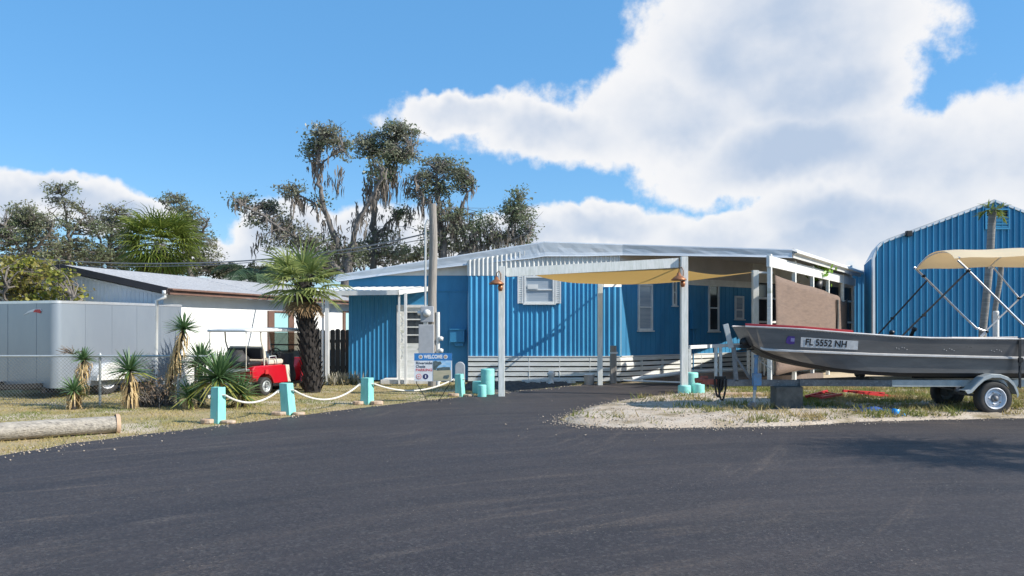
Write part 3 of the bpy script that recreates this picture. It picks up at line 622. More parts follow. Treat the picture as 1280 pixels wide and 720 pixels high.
# door
dx0,dx1=-3.32,-2.36
b=MB(); 
for X in (dx0+0.04,dx1-0.04): b.box((X,YL-0.03,1.12),(0.08,0.10,2.2))
b.box(((dx0+dx1)/2,YL-0.03,2.18),(dx1-dx0-0.16,0.10,0.08))
fr=b.build('door_frame',M['white_paint'],home,bevel=0.004)
b=MB(); cx=(dx0+dx1)/2
b.box((cx,YL-0.01,0.58),(0.78,0.05,1.06)); b.box((cx,YL-0.01,2.07),(0.78,0.05,0.14))
for X in (cx-0.335,cx+0.335): b.box((X,YL-0.01,1.555),(0.11,0.05,0.89))
for z in (1.35,1.58,1.80): b.box((cx,YL-0.012,z),(0.56,0.04,0.035))
dr=b.build('door',M['white_weathered'],home,bevel=0.004)
b=MB(); b.box((cx,YL+0.005,1.555),(0.56,0.01,0.89)); b.build('pane',M['glass'],dr)
b=MB(); b.box((cx+0.335,YL-0.05,1.12),(0.05,0.04,0.16)); b.tube([(cx+0.335,YL-0.05,1.1),(cx+0.335,YL-0.10,1.1)],0.022); b.build('handle',M['black'],dr)
b=MB()
gx=-3.08
for z in (0.75,1.2,1.65):
    sp=[(gx+0.07*math.cos(a*0.5)*(1-a/26),21.2,z+0.07*math.sin(a*0.5)*(1-a/26)) for a in range(24)]
    b.tube(sp,0.008,5); b.tube([(gx-0.07,21.2,z+0.40),(gx+0.07,21.2,z+0.1)],0.008,5)
b.build('iron_scroll',M['white_paint'],aw)
b=MB(); b.box(((dx0+dx1)/2,21.7,0.06),(1.6,0.9,0.12)); b.build('door_step',M['shell_white'],home,bevel=0.01)
# box on the wall
pb=at(572,420,YL); b=MB(); b.box((pb.x,YL-0.11,pb.z),(0.42,0.20,0.36)); b.box((pb.x,YL-0.12,pb.z+0.19),(0.46,0.24,0.03)); b.box((pb.x+0.05,YL-0.10,pb.z-0.24),(0.26,0.10,0.10)); b.build('wall_box',M['blue_flat'],home,bevel=0.01)

# privacy screen
scr=None
b=MB(); nx,nz=36,14; vs=[]; t0,t1=tE(972.5),tE(1062)
for i in range(nx+1):
    s=i/nx; t=t0+(t1-t0)*s
    sag=0.05*math.sin(s*math.pi*2.0)**2 + (0.35*math.exp(-((s-0.93)/0.05)**2))
    ztop=2.93+(2.62-2.93)*s-sag*0.5; zbot=0.32+0.03*math.sin(s*9)
    for j in range(nz+1):
        q=j/nz; o_=0.05+0.025*math.sin(s*31+q*2)*(0.3+q*0.7)+0.03*math.sin(s*8+q*4)
        vs.append(onE(t,zbot+(ztop-zbot)*q,-0.10+o_*0.6))
fs=[(i*(nz+1)+j,(i+1)*(nz+1)+j,(i+1)*(nz+1)+j+1,i*(nz+1)+j+1) for i in range(nx) for j in range(nz)]
b.add(vs,fs,0,True); o=b.build('privacy_screen',M['screen'],None,loc=onE(t0,0,0),solid=0.006); tagset(o,'brown mesh privacy screen tied between the porch posts','screen')
b=MB(); t=t0+(t1-t0)*0.78
b.tube([onE(t+0.004*math.sin(z*4),z,0.0) for z in [0.5+0.2*i for i in range(11)]],0.045,6); o=b.build('cable_bundle',M['concrete'],None,loc=onE(t,0,0)); tagset(o,'dark cable hanging down the brown privacy screen','cable')
# potted plant on the screen top
t=tE(1034); c=onE(t,zE(t,364),-0.32); pt=thing('potted_plant','leafy bright green plant in a dark pot above the brown screen','plant',c)
b=MB(); b.lathe([(0,0),(0.14,0),(0.2,0.34),(0.17,0.34),(0.16,0.3),(0,0.3)],c,(0,0,1),14); b.build('pot',M['black'],pt)
C=np.array(c+V((0,0,0.6)))+nr.normal(size=(70,3))*np.array([0.22,0.22,0.16]); vs,fs=leaf_quads(C,nr.uniform(0.14,0.28,70),0.45); npmesh('foliage',vs,fs,M['bright_leaf'],pt)
b=MB(); b.beam(c+V((0,0,-0.02)),c+V((0.0,0,-1.6)),0.05,0.05,up=V((0,1,0))); b.build('stand',M['dark_wood'],pt)
# items on the porch
c=onB(tB(931),0.17,1.2); c.z=0.17; b=MB(); b.frame_box(c+V((0,0,0.38)),DB*0.9,NB*0.55,V((0,0,0.76))); b.frame_box(c+V((0,0,0.78)),DB*0.96,NB*0.6,V((0,0,0.05))); o=b.build('storage_box',M['cream_box'],None,loc=c,bevel=0.015); tagset(o,'cream storage box on the porch behind the boat winch','box')
c=at(961,470,22.6); c.z=0.17; ch=thing('plastic_chair','white plastic chair on the porch under the boat bow','chair',c)
b=MB(); b.box(c+V((0,0,0.43)),(0.46,0.44,0.03)); b.build('seat',M['white_paint'],ch,bevel=0.01)
b=MB()
for i in range(5): b.box(c+V((-0.18+0.09*i,0.22,0.66)),(0.05,0.02,0.42))
b.box(c+V((0,0.22,0.88)),(0.46,0.03,0.06)); b.build('backrest',M['white_paint'],ch)
for sx in (-1,1):
    for sy in (-1,1): q=MB(); q.beam(c+V((sx*0.2,sy*0.19,0)),c+V((sx*0.19,sy*0.18,0.43)),0.04,0.04,up=V((0,1,0))); q.build('leg',M['white_paint'],ch)
    q=MB(); q.beam(c+V((sx*0.22,-0.2,0.64)),c+V((sx*0.22,0.22,0.66)),0.05,0.03); q.beam(c+V((sx*0.22,-0.2,0.43)),c+V((sx*0.22,-0.2,0.64)),0.04,0.04,up=V((0,1,0))); q.build('armrest',M['white_paint'],ch)
# ramp railing
rr=thing('ramp_railing','white ramp railing running from the carport post along the porch','railing',gp(860,482))
b=MB(); A=at(862,434,19.6); B_=at(946,430,22.2); b.beam(A,B_,0.06,0.09); b.build('top_rail',M['white_paint'],rr,bevel=0.006)
b=MB(); b.tube([at(790,473.5,21.4),at(826,469.5,21.6),at(858,465,21.8),at(930,462,22.8)],0.055,10); b.build('lower_rail',M['white_paint'],rr)
b=MB(); b.tube([at(779,475.5,21.45),at(850,478,20.6)],0.025,8); b.build('kerb_pipe',M['white_paint'],rr)
for s in (0.0,0.36,0.43,0.86,0.93):
    p=A.lerp(B_,s); q=MB(); q.beam((p.x,p.y,0.0),(p.x,p.y,p.z-0.045),0.07,0.07,up=V((0,1,0))); q.build('post',M['white_weathered'],rr)

# ------------------------------------------------------------------ carport, shade sail, lamps
cp=thing('carport_frame','white wooden carport frame with four posts over the driveway','carport',(-0.24,17.7,0))
P1=at(627,333,17.55); P2=at(855,321,17.65); P3=at(750,355,20.9); P4=at(944,338,20.9)
def post(p,w,ztop,nm='post'):
    q=MB(); q.beam((p.x,p.y,0),(p.x,p.y,ztop),w,w,up=V((0,1,0))); return q.build(nm,M['beam_white'],cp,bevel=0.006)
post(P1,0.145,P1.z); post(P2,0.155,P2.z); post(P3,0.13,P3.z); post(P4,0.155,P4.z)
b=MB(); A=at(629,340.5,17.60); B_=at(848,328.5,17.68)
b.add([A+V((0.075,-0.03,0.10)),A+V((0.075,-0.03,-0.10)),B_+V((0,-0.03,-0.11)),B_+V((0,-0.03,0.11)),A+V((0.075,0.02,0.10)),A+V((0.075,0.02,-0.10)),B_+V((0,0.02,-0.11)),B_+V((0,0.02,0.11))],[(0,1,2,3),(7,6,5,4),(0,3,7,4),(1,5,6,2),(0,4,5,1),(3,2,6,7)])
b.build('front_beam',M['beam_white'],cp)
b=MB(); b.beam(at(754,357,20.9),at(776,357,21.4),0.05,0.07); b.build('rear_beam',M['white_paint'],cp)
b=MB(); b.beam(P4+V((0,0,-0.05)),at(966,341,20.9),0.05,0.05); b.build('tie_beam',M['white_paint'],cp)
# sail
A=at(668,343.5,17.72); B_=at(849,335.5,17.75); Cc=at(942,340,20.85); D=at(757,352,20.7)
b=MB(); n=20; vs=[]
for i in range(n+1):
    u=i/n
    for j in range(n+1):
        w=j/n
        p=A.lerp(B_,u).lerp(D.lerp(Cc,u),w)
        p.z -= 0.20*math.sin(math.pi*w)**0.8*(0.55+0.45*math.sin(math.pi*u)) + 0.05*math.sin(math.pi*u)*w
        vs.append(p)
b.add(vs,[(i*(n+1)+j,(i+1)*(n+1)+j,(i+1)*(n+1)+j+1,i*(n+1)+j+1) for i in range(n) for j in range(n)],0,True)
o=b.build('shade_sail',M['tan_sail'],None,loc=A); tagset(o,'sagging tan shade sail stretched under the white carport frame','shade sail')
b=MB(); b.tube([(2.85,21.85,2.86),(4.0,17.72,3.10)],0.022,6); o=b.build('stay_cable',M['cable'],None,loc=(2.85,21.85,2.8)); tagset(o,'thin taut cable from the blue wall to the right carport post','cable')
def lamp(px,py,Y,label):
    c=at(px,py,Y); lt=thing('barn_lamp',label,'lamp',c,'copper lamps on the carport posts')
    b=MB(); b.lathe([(0.0,0.13),(0.035,0.13),(0.05,0.07),(0.09,0.045),(0.17,-0.02),(0.175,-0.045),(0.165,-0.04),(0.0,0.02)],c,(0,0,1),20); b.build('lamp_shade',M['copper'],lt)
    b=MB(); b.tube([c+V((0,0,0.12)),c+V((0.01,0,0.22)),c+V((0.06,0.0,0.26)),c+V((0.10,0,0.18)),c+V((0.10,0,0.05))],0.013,6); b.build('arm',M['brass'],lt)
    b=MB(); b.lathe([(0,-0.02),(0.045,-0.03),(0.06,-0.10),(0.04,-0.16),(0,-0.17)],c+V((0.09,0,-0.03)),(0,0,1),12); b.build('bulb_cage',M['copper'],lt)
lamp(620.5,353,17.42,'copper barn lamp on the left white carport post'); lamp(848.5,348,17.5,'copper barn lamp on the right carport post beside the tan sail')

# ------------------------------------------------------------------ teal pilings, posts, ropes, stones
def piling(px,py,topy,wpx,label):
    g=gp(px,py); s=g.y/F; r=wpx*s/2; h=(py-topy)*s; b=MB()
    b.lathe([(0,h),(r*0.90,h),(r*0.985,h-0.012),(r,h-0.03),(r*1.01,0.0)],g,(0,0,1),28); o=b.build('piling',M['teal_smooth'],None,loc=g); tagset(o,label,'piling','cut teal pilings at the carport posts')
piling(599,491.5,476.5,17,'short teal piling beside the tall one at left carport post')
piling(609.5,493.0,461,17,'tall teal piling at the foot of the left carport post')
piling(602.5,496.0,481,11,'smallest teal piling in front at left carport post')
piling(864,491,465.5,17,'tall teal piling behind two short ones at right carport post')
piling(855.5,495,481.5,16,'short teal piling in front of the right carport post')
piling(872.5,494.5,479.5,16,'short teal piling right of the right carport post')
ropeends=[]
def tealpost(px,py,topy,wpx,lean,label,cls):
    g=gp(px,py); s=g.y/F; w=wpx*s*0.86; h=(py-topy)*s; po=thing('rope_post',label,'post',g,'teal posts with rope along the lawn')
    b=MB(); k=8; secs=[]
    for i in range(k+1):
        z=h*i/k; c=g+V((lean*z,0.02*z,z)); w2=w/2*(1.04-0.10*i/k+rnd.uniform(-0.015,0.015)); a=R(-24)+rnd.uniform(-0.02,0.02)
        ring=[]
        for (qx,qy) in ((-1,-1),(0.1,-1.05),(1,-1),(1.04,0.1),(1,1),(0,1.03),(-1,1),(-1.03,0)):
            ring.append(c+V((w2*(qx*math.cos(a)-qy*math.sin(a))*0.82,w2*(qx*math.sin(a)+qy*math.cos(a))*0.82,rnd.uniform(-0.006,0.006))))
        secs.append(ring)
    b.loft(secs,0,False,True); b.poly(secs[-1]); b.build('timber',M['teal'],po,bevel=0.008)
    top=g+V((lean*h*0.78,-0.02,h*0.78)); q=MB(); q.tube([top+V((-w*0.62,0,0)),top+V((w*0.62,0,0))],0.016,8)
    q.tube([top+V((-w*0.60,-w*0.1+0.02*math.sin(a),0.0)) + V((0.012*math.cos(a*1.3),-0.02,-0.05*abs(math.sin(a)))) for a in np.linspace(0,5,14)],0.012,6); q.build('rope_knot',M['rope'],po)
    ropeends.append((top+V((-w*0.6,0,0)),top+V((w*0.6,0,0))))
    # base stones
    for i,sx in enumerate((-1,1)):
        c=g+V((sx*w*0.78+0.02,-w*0.25,0.03)); c.z=0.0; b=MB(); a=rnd.uniform(-0.3,0.3); ring=[]; hh=0.055+rnd.uniform(0,0.03)
        L=w*(0.95+rnd.uniform(-0.15,0.25)); Wd=w*0.8
        pts=[(math.cos(t)*L*rnd.uniform(0.55,0.68),math.sin(t)*Wd*rnd.uniform(0.5,0.65)) for t in np.linspace(0,2*math.pi,11)[:-1]]
        b.prism(pts,c,(math.cos(a),math.sin(a),0),(-math.sin(a),math.cos(a),0),(0,0,1),hh); o=b.build('paving_stone',M['stone'],None,loc=c,bevel=0.02)
        tagset(o,'rough sandstone slab at the %s foot of the %s'%(('left','right')[i],cls),'stone','sandstone slabs under the teal posts')
tealpost(272.5,529,484,18.5,0.0,'nearest teal rope post beside the big yucca clump','nearest teal rope post')
tealpost(361,518.5,479,18,-0.09,'leaning teal rope post in front of the golf cart','leaning teal rope post')
tealpost(459,505.5,472.5,17,0.0,'teal rope post in front of the blue corrugated entry wall','teal rope post before the blue entry')
tealpost(575.5,495.5,467.5,13,-0.06,'small teal rope post beside the welcome sign','small teal rope post by the sign')
def rope(a,b_,sag,label):
    pts=[a.lerp(b_,i/24)-V((0,0,4*sag*(i/24)*(1-i/24))) for i in range(25)]
    b=MB(); b.tube(pts,0.019,8); o=b.build('rope',M['rope'],None,loc=a); tagset(o,label,'rope','white ropes slung between the teal posts')
rope(ropeends[0][1],ropeends[1][0],0.17,'white rope slung from the nearest teal post to the leaning one')
rope(ropeends[1][1],ropeends[2][0],0.24,'white rope sagging before the golf cart and palm')
rope(ropeends[2][1],ropeends[3][0],0.20,'white rope passing behind the welcome sign')

# ------------------------------------------------------------------ welcome sign
Ys=16.3; g=at(541,0,Ys); g.z=0; sg=thing('welcome_sign','small blue and white welcome parking sign on a black wire stake','sign',g)
ux=V((1,0.04,0)).normalized(); uz=V((0,0,1)); un=V((ux.y,-ux.x,0))
s=Ys/F; Wd=(565-518)*s; x0=(518-640)*s; zt=H+(HOR-441.5)*s; zb=H+(HOR-476.5)*s; Hh=zt-zb
O=V((x0,Ys-0.02,zb))
def sp(u,v,out=0.0): return O+ux*(u*Wd)+uz*(v*Hh)+un*out
b=MB(); b.frame_box(sp(0.5,0.5),ux*Wd,un*0.012,uz*Hh); pn=b.build('panel',M['sign_white'],sg)
def flat(name,u0,u1,v0,v1,m,out,par=pn): q=MB(); q.frame_box(sp((u0+u1)/2,(v0+v1)/2,out),ux*((u1-u0)*Wd),un*0.002,uz*((v1-v0)*Hh)); return q.build(name,m,par)
flat('header',0.0,1.0,0.74,1.0,M['sign_blue'],0.008)
ph=flat('photo_print',0.50,0.975,0.02,0.735,M['print_sky'],0.008); flat('photo_ground',0.50,0.975,0.02,0.40,M['print_sand'],0.010)
q=MB()
q.prism([(sp(u,v)-O).dot(ux)*1.0 and (u*Wd,v*Hh) for (u,v) in [(0.5,0.42),(0.5,0.70),(0.56,0.735),(0.63,0.70),(0.70,0.71),(0.73,0.62),(0.66,0.57),(0.62,0.52),(0.57,0.40)]],O+un*0.009,ux,uz,un,0.003)
q.prism([(u*Wd,v*Hh) for (u,v) in [(0.60,0.38),(0.60,0.47),(0.78,0.51),(0.95,0.50),(0.95,0.40)]],O+un*0.009,ux,uz,un,0.0035)
q.prism([(u*Wd,v*Hh) for (u,v) in [(0.76,0.10),(0.78,0.20),(0.92,0.23),(0.93,0.16),(0.88,0.08)]],O+un*0.0095,ux,uz,un,0.0035); q.build('photo_trees',M['print_tree'],pn)
text_part('heading_text','WELCOME',0.105,M['sign_white'],sp(0.5,0.87,0.010),ux,uz,pn,0.005,fit=0.50*Wd)
text_part('name_text','Riverside',0.078,M['sign_ink'],sp(0.04,0.65,0.008),ux,uz,pn,0.0012,'LEFT',fit=0.43*Wd)
text_part('name_text','Oasis',0.078,M['sign_ink'],sp(0.04,0.525,0.008),ux,uz,pn,0.0012,'LEFT',fit=0.25*Wd)
text_part('purpose_text','PARKING',0.078,M['sign_red'],sp(0.04,0.40,0.008),ux,uz,pn,0.001,'LEFT',fit=0.43*Wd)
for u,m1,m2 in ((0.12,'sign_pink','sign_white'),(0.30,'sign_navy','sign_navy')):
    q=MB(); q.lathe([(0,0.002),(0.058,0.002),(0.058,0)],sp(u,0.17,0.007),un,20,0,False); bd=q.build('badge',M[m1],pn)
    q=MB()
    if m1=='sign_pink': q.lathe([(0,0.002),(0.042,0.002),(0.042,0)],sp(u,0.17,0.0095),un,20,0,False)
    else: q.frame_box(sp(u,0.17,0.010),ux*0.022,un*0.002,uz*0.06)
    q.build('badge_mark',M['sign_white'],bd)
q=MB(); q.prism([(0.0,-0.022),(0.022,0.004),(0.018,0.018),(0.006,0.018),(0,0.011),(-0.006,0.018),(-0.018,0.018),(-0.022,0.004)],sp(0.12,0.17,0.0115),ux,uz,un,0.002); q.build('badge_mark',M['sign_pink'],pn)
for u in (0.17,0.83):
    q=MB(); q.lathe([(0,0.002),(0.045,0.002),(0.045,0)],sp(u,0.87,0.009),un,16,0,False); q.lathe([(0,0.001),(0.03,0.001),(0.03,0)],sp(u,0.87,0.0115),un,16,1,False); q.build('header_emblem',[M['sign_white'],M['stone']],pn)
b=MB(); ft=0.0
for u,sx in ((0.06,0.36),(0.94,0.64)):
    b.tube([sp(u,0.25,-0.012),sp(u,-0.08,-0.012),sp(u+(sx-u)*0.9,-0.66,-0.012)+V((0,0,0)),V((sp(sx,0).x,sp(sx,0).y,0.0))],0.009,6)
b.tube([sp(0.28,-0.52,-0.012),sp(0.72,-0.52,-0.012)],0.008,6); b.build('wire_stake',M['black_metal'],sg)
# grey pedestal behind the teal post
g=at(575,0,18.3); g.z=0; b=MB(); w=0.115; h=0.70
b.prism([(-w,0),(w,0)]+arc(0,h-w*0.5,w,0,180,8),g+V((0,0.07,0)),(1,0,0),(0,0,1),(0,-1,0),0.14); o=b.build('utility_pedestal',M['grey_box'],None,loc=g,bevel=0.012); tagset(o,'rounded grey utility pedestal behind the small teal post','pedestal')

# ------------------------------------------------------------------ utility pole
Yp=20.5; g=at(541,0,Yp); g.z=0; up_=thing('utility_pole','weathered wooden utility pole with meter box beside the white door','utility pole',g)
zt=H+(HOR-255)/F*Yp
b=MB(); b.tube([g+V((0.02*math.sin(i),0,zt*i/10)) for i in range(11)],[0.135-0.035*i/10 for i in range(11)],14); b.build('pole',M['pole_wood'],up_)
b=MB(); b.tube([g+V((-0.19,-0.06,1.9)),g+V((-0.19,-0.04,4.3)),g+V((-0.12,-0.05,4.45))],0.03,8); b.build('conduit',M['white_metal'],up_)
b=MB(); b.tube([g+V((0.14,-0.06,0.0)),g+V((0.14,-0.06,1.98))],0.055,10); b.build('conduit',M['white_metal'],up_)
mb_=at(536,393,Yp); b=MB(); b.box((mb_.x-0.02,Yp-0.20,mb_.z),(0.34,0.14,0.42)); mo=b.build('meter_box',M['grey_box'],up_,bevel=0.015)
b=MB(); b.lathe([(0.10,0),(0.10,0.04),(0.085,0.05),(0.08,0.11),(0.05,0.14),(0,0.145)],(mb_.x-0.02,Yp-0.27,mb_.z+0.03),(0,-1,0),20); b.build('meter_dial',M['white_metal'],mo)
b=MB(); b.lathe([(0.06,0),(0.055,0.08),(0,0.09)],(mb_.x-0.19,Yp-0.2,mb_.z+0.03),(-1,0,0),14); b.build('hub_cap',M['white_metal'],mo)
pb=at(534,424,Yp); b=MB(); b.box((pb.x,Yp-0.19,pb.z),(0.40,0.13,0.78)); b.build('panel_box',M['grey_box'],up_,bevel=0.012)
b=MB()
for py in (423,438): c=at(551,py,Yp-0.1); b.lathe([(0.0,-0.06),(0.06,-0.06),(0.07,0.03),(0.0,0.06)],c,(0,0,1),12)
b.build('insulator',M['white_metal'],up_)
def cable(name,pts,r,label,grp):
    b=MB(); b.tube(smooth_path(pts,8),r,5); o=b.build(name,M['cable'],None,loc=pts[0]); tagset(o,label,'cable',grp)
cable('power_line',[at(541,290,20.5),at(450,309,22),at(320,325,24),at(200,329.5,26),at(94,327,28),at(0,319,30),at(-120,303,32.5)],0.022,'thick service cable sagging left from the wooden pole','cables from the utility pole')
cable('power_line',[at(541,297,20.5),at(430,316,22.3),at(300,329,24.3),at(180,333,26.3),at(60,331,28.6),at(-120,318,32)],0.012,'thin lower service cable sagging left from the wooden pole','cables from the utility pole')
cable('power_line',[at(545,299,20.5),at(520,287,23),at(500,283,26),at(470,283,30)],0.009,'short dark cable from the pole towards the oaks','cables from the utility pole')

# ------------------------------------------------------------------ bucket, short post, edging
g=gp(736.5,481); b=MB(); b.lathe([(0,0.0),(0.125,0.0),(0.15,0.30),(0.158,0.30),(0.158,0.27),(0.150,0.27)],g,(0,0,1),22); b.lathe([(0.15,0.30),(0.14,0.285),(0,0.285)],g,(0,0,1),22); o=b.build('bucket',M['white_paint'],None,loc=g); tagset(o,'white plastic bucket standing against the slatted skirting','bucket')
g=gp(766.5,479.5); sp_=thing('timber_post','short weathered timber post strapped white near the house corner','post',g); s=g.y/F
b=MB(); b.box(g+V((0,0,0.53)),(0.17,0.17,1.06)); b.build('timber',M['pole_wood'],sp_,bevel=0.012)
b=MB(); b.box(g+V((0.01,0,0.86)),(0.21,0.20,0.05)); b.build('strap',M['white_paint'],sp_)
for i in range(15):
    px=655+i*4.4; g=gp(px,480.5-(0.25 if px>690 else 0)+0.4*math.sin(i*2)); b=MB(); a=0.03+0.01*math.sin(i*3)
    b.prism([(-0.065,0)]+[(0.065*math.cos(t),0.07+a*math.sin(t)) for t in np.linspace(math.pi,0,7)][::1]+[(0.065,0)],g+V((0,0.03,0.03)),(1,0.1*math.sin(i),0),(0,0,1),(0,-1,0),0.05)
    o=b.build('edging_stone',M['shell_white'],None,loc=g,bevel=0.008); tagset(o,'small white scalloped edging stone in the row along the dark bed','edging stone','white scalloped edging along the planting bed')
g=at(689,480,20.6); g.z=0.04; b=MB(); b.lathe([(0,0),(0.10,0),(0.07,0.06),(0.05,0.16),(0.10,0.24),(0.12,0.30),(0.06,0.36),(0,0.37)],g,(0,0,1),14); o=b.build('garden_ornament',M['shell_white'],None,loc=g); tagset(o,'small white garden ornament among the edging stones','ornament')

# ------------------------------------------------------------------ white house on the left
hw=thing('white_house','low white house with grey shingle roof and brown trim','house',(-8.64,19.2,0))
E0=V((-8.62,19.25,0)); de=V((0.272,0.962,0)); dg=V((-0.962,0.272,0)); ne=V((0.962,-0.272,0)); ng=V((-0.272,-0.962,0))
Lh=11.0; wall_z=2.42
b=MB(); A=E0+de*0.25+dg*0.35
b.quad(A,A+de*(Lh-0.4),A+de*(Lh-0.4)+V((0,0,wall_z)),A+V((0,0,wall_z))); b.build('side_wall',M['house_white'],hw)
b=MB(); wdt=6.2
c0=A; c1=A+dg*wdt; pk=A+dg*(wdt/2)+V((0,0,3.02))
b.add([c0,c1,c1+V((0,0,wall_z)),pk,c0+V((0,0,wall_z))],[(0,1,2,3,4)])
for i in range(46):
    p=A+dg*(0.1+i*0.13); zz=wall_z+0.60*(1-abs((0.1+i*0.13)/wdt*2-1)) - 0.06
    if zz>1.6: b.beam(p+ng*0.008+V((0,0,1.95)),p+ng*0.008+V((0,0,zz)),0.02,0.016,up=ng)
b.quad(A+dg*wdt,A+dg*wdt+de*(Lh-0.4),A+dg*wdt+de*(Lh-0.4)+V((0,0,wall_z)),A+dg*wdt+V((0,0,wall_z)))
b.build('gable_wall',M['shade_siding'],hw)
b=MB(); ev=E0+V((0,0,2.56)); rp=E0+dg*3.35+V((0,0,3.22)); ev2=E0+dg*6.9+V((0,0,2.50))
for (p,q) in ((ev,rp),(ev2,rp)):
    slab(b,[p,p+de*Lh,q+de*Lh,q],0.08)
# shingle courses as thin lapped strips
rows=15
for i in range(rows):
    a0=ev.lerp(rp,i/rows)+V((0,0,0.014)); a1=ev.lerp(rp,(i+1.08)/rows)+V((0,0,0.003))
    b.quad(a0,a0+de*Lh,a1+de*Lh,a1)
    b.quad(a0-V((0,0,0.012)),a0-V((0,0,0.012))+de*Lh,a0+de*Lh,a0)
b.build('roof',[M['shingle'],M['shade_siding']],hw)
b=MB(); b.beam(ev+ne*0.03-V((0,0,0.08)),ev+ne*0.03+de*Lh-V((0,0,0.08)),0.06,0.15); b.beam(ev+ne*0.09-V((0,0,0.035)),ev+ne*0.09+de*Lh-V((0,0,0.035)),0.10,0.035); b.build('eave_trim',M['brown_trim'],hw)
b=MB(); b.beam(ev+ng*0.03-V((0,0,0.07)),rp+ng*0.03-V((0,0,0.07)),0.04,0.17); b.beam(rp+ng*0.03-V((0,0,0.07)),ev2+ng*0.03-V((0,0,0.07)),0.04,0.17); b.build('rake_trim',mat('dark_rake',(0.055,0.045,0.045),0.7),hw)
b=MB(); q=E0+dg*0.1+ne*0.02+ng*0.02
b.tube([q+V((0,0,2.42)),q+V((0.02,-0.02,2.34)),q-ne*0.25+V((0,0,2.25)),q-ne*0.27+V((0,0,0.1))],0.045,8); b.lathe([(0.0,-0.05),(0.065,-0.05),(0.065,0.06),(0,0.06)],q+V((0,0,2.44)),(0,0,1),12); b.build('downspout',M['white_paint'],hw)
def tH(px):
    r=(px-640)/F; return (r*A.y-A.x)/(de.x-r*de.y)
for (xa,xb) in ((334,366),(428,440)):
    ta,tb=tH(xa),tH(xb); Ym=A.y+de.y*(ta+tb)/2; zb_=H+(HOR-440)/F*Ym; ztp=H+(HOR-389)/F*Ym
    p=A+de*ta; wd=tb-ta; q=MB(); sw=wd*0.22
    for k in (0,1):
        c=p+de*(sw/2 if k==0 else wd-sw/2)+ne*0.03
        q.frame_box(c+V((0,0,(zb_+ztp)/2)),de*sw,ne*0.05,V((0,0,ztp-zb_)))
    q.frame_box(p+de*(wd/2)+ne*0.03+V((0,0,ztp-0.02)),de*(wd-2*sw),ne*0.05,V((0,0,0.05)))
    fr=q.build('window',M['shutter_brown'],hw)
    q=MB(); q.frame_box(p+de*(wd/2)+ne*0.012+V((0,0,(zb_+ztp)/2)),de*(wd-2*sw),ne*0.02,V((0,0,ztp-zb_-0.06))); q.build('pane',M['teal_pane'],fr)

# wood fence panel beyond the palm and picket fence
g=V((-6.0,23.4,0)); b=MB()
for i in range(9):
    X=-6.0+i*0.155; h=1.50+rnd.uniform(-0.02,0.03); b.prism([(0,0),(0.145,0),(0.145,h-0.04),(0.11,h),(0.035,h),(0,h-0.04)],(X,23.4+rnd.uniform(-0.006,0.006),0),(1,0,0),(0,0,1),(0,-1,0),0.02)
for z in (0.35,1.15): b.box((-5.3,23.44,z),(1.4,0.04,0.09))
o=b.build('board_fence',M['dark_wood'],None,loc=g); tagset(o,'dark board fence between the palm and the blue entry','fence')
g=V((-8.35,20.2,0)); b=MB()
for i in range(26):
    X=-8.35+i*0.125; h=0.80+rnd.uniform(-0.015,0.015); b.prism([(0,0),(0.06,0),(0.06,h-0.06),(0.03,h),(0,h-0.06)],(X,20.2,0.02),(1,0,0),(0,0,1),(0,-1,0),0.02)
for z in (0.22,0.62): b.box((-6.75,20.22,z),(3.2,0.03,0.06))
o=b.build('picket_fence',M['picket'],None,loc=g); tagset(o,'low brown picket fence behind the golf cart','fence')

# ------------------------------------------------------------------ chain link fence
Yf=15.5; g=V((-13.5,Yf,0)); cf=thing('chain_link_fence','low grey chain link fence in front of the silver trailer','fence',g)
x0,x1,ht=-13.5,-6.0,1.0
b=MB(); st=0.075
def wire(p,q,r=0.0028): b.tube([p,q],r,3,0,False,False)
k=int((x1-x0+ht)/st)
for i in range(-int(ht/st),int((x1-x0)/st)+1):
    for sg_ in (1,-1):
        a0=x0+i*st if sg_==1 else x0+i*st+ht; a1=a0+sg_*ht
        z0_,z1_=0.02,ht
        xa,xb=a0,a1
        # clip
        def cl(xv): return min(max(xv,x0),x1)
        if max(xa,xb)<x0 or min(xa,xb)>x1: continue
        ta=(cl(xa)-xa)/(xb-xa); tb=(cl(xb)-xa)/(xb-xa)
        wire(V((cl(xa),Yf+0.004*sg_,z0_+(z1_-z0_)*ta)),V((cl(xb),Yf+0.004*sg_,z0_+(z1_-z0_)*tb)))
b.build('mesh',M['wire'],cf)
b=MB(); b.tube([(x0,Yf,ht),(x1,Yf,ht)],0.021,10); b.build('top_rail',M['galv'],cf)
for px in (-80,124,222,268.5):
    X=(px-640)/F*Yf; b=MB(); b.tube([(X,Yf+0.03,0),(X,Yf+0.03,ht+0.03)],0.026,10); b.lathe([(0.03,0),(0.03,0.02),(0,0.05)],(X,Yf+0.03,ht+0.02),(0,0,1),10); b.build('post',M['galv'],cf)

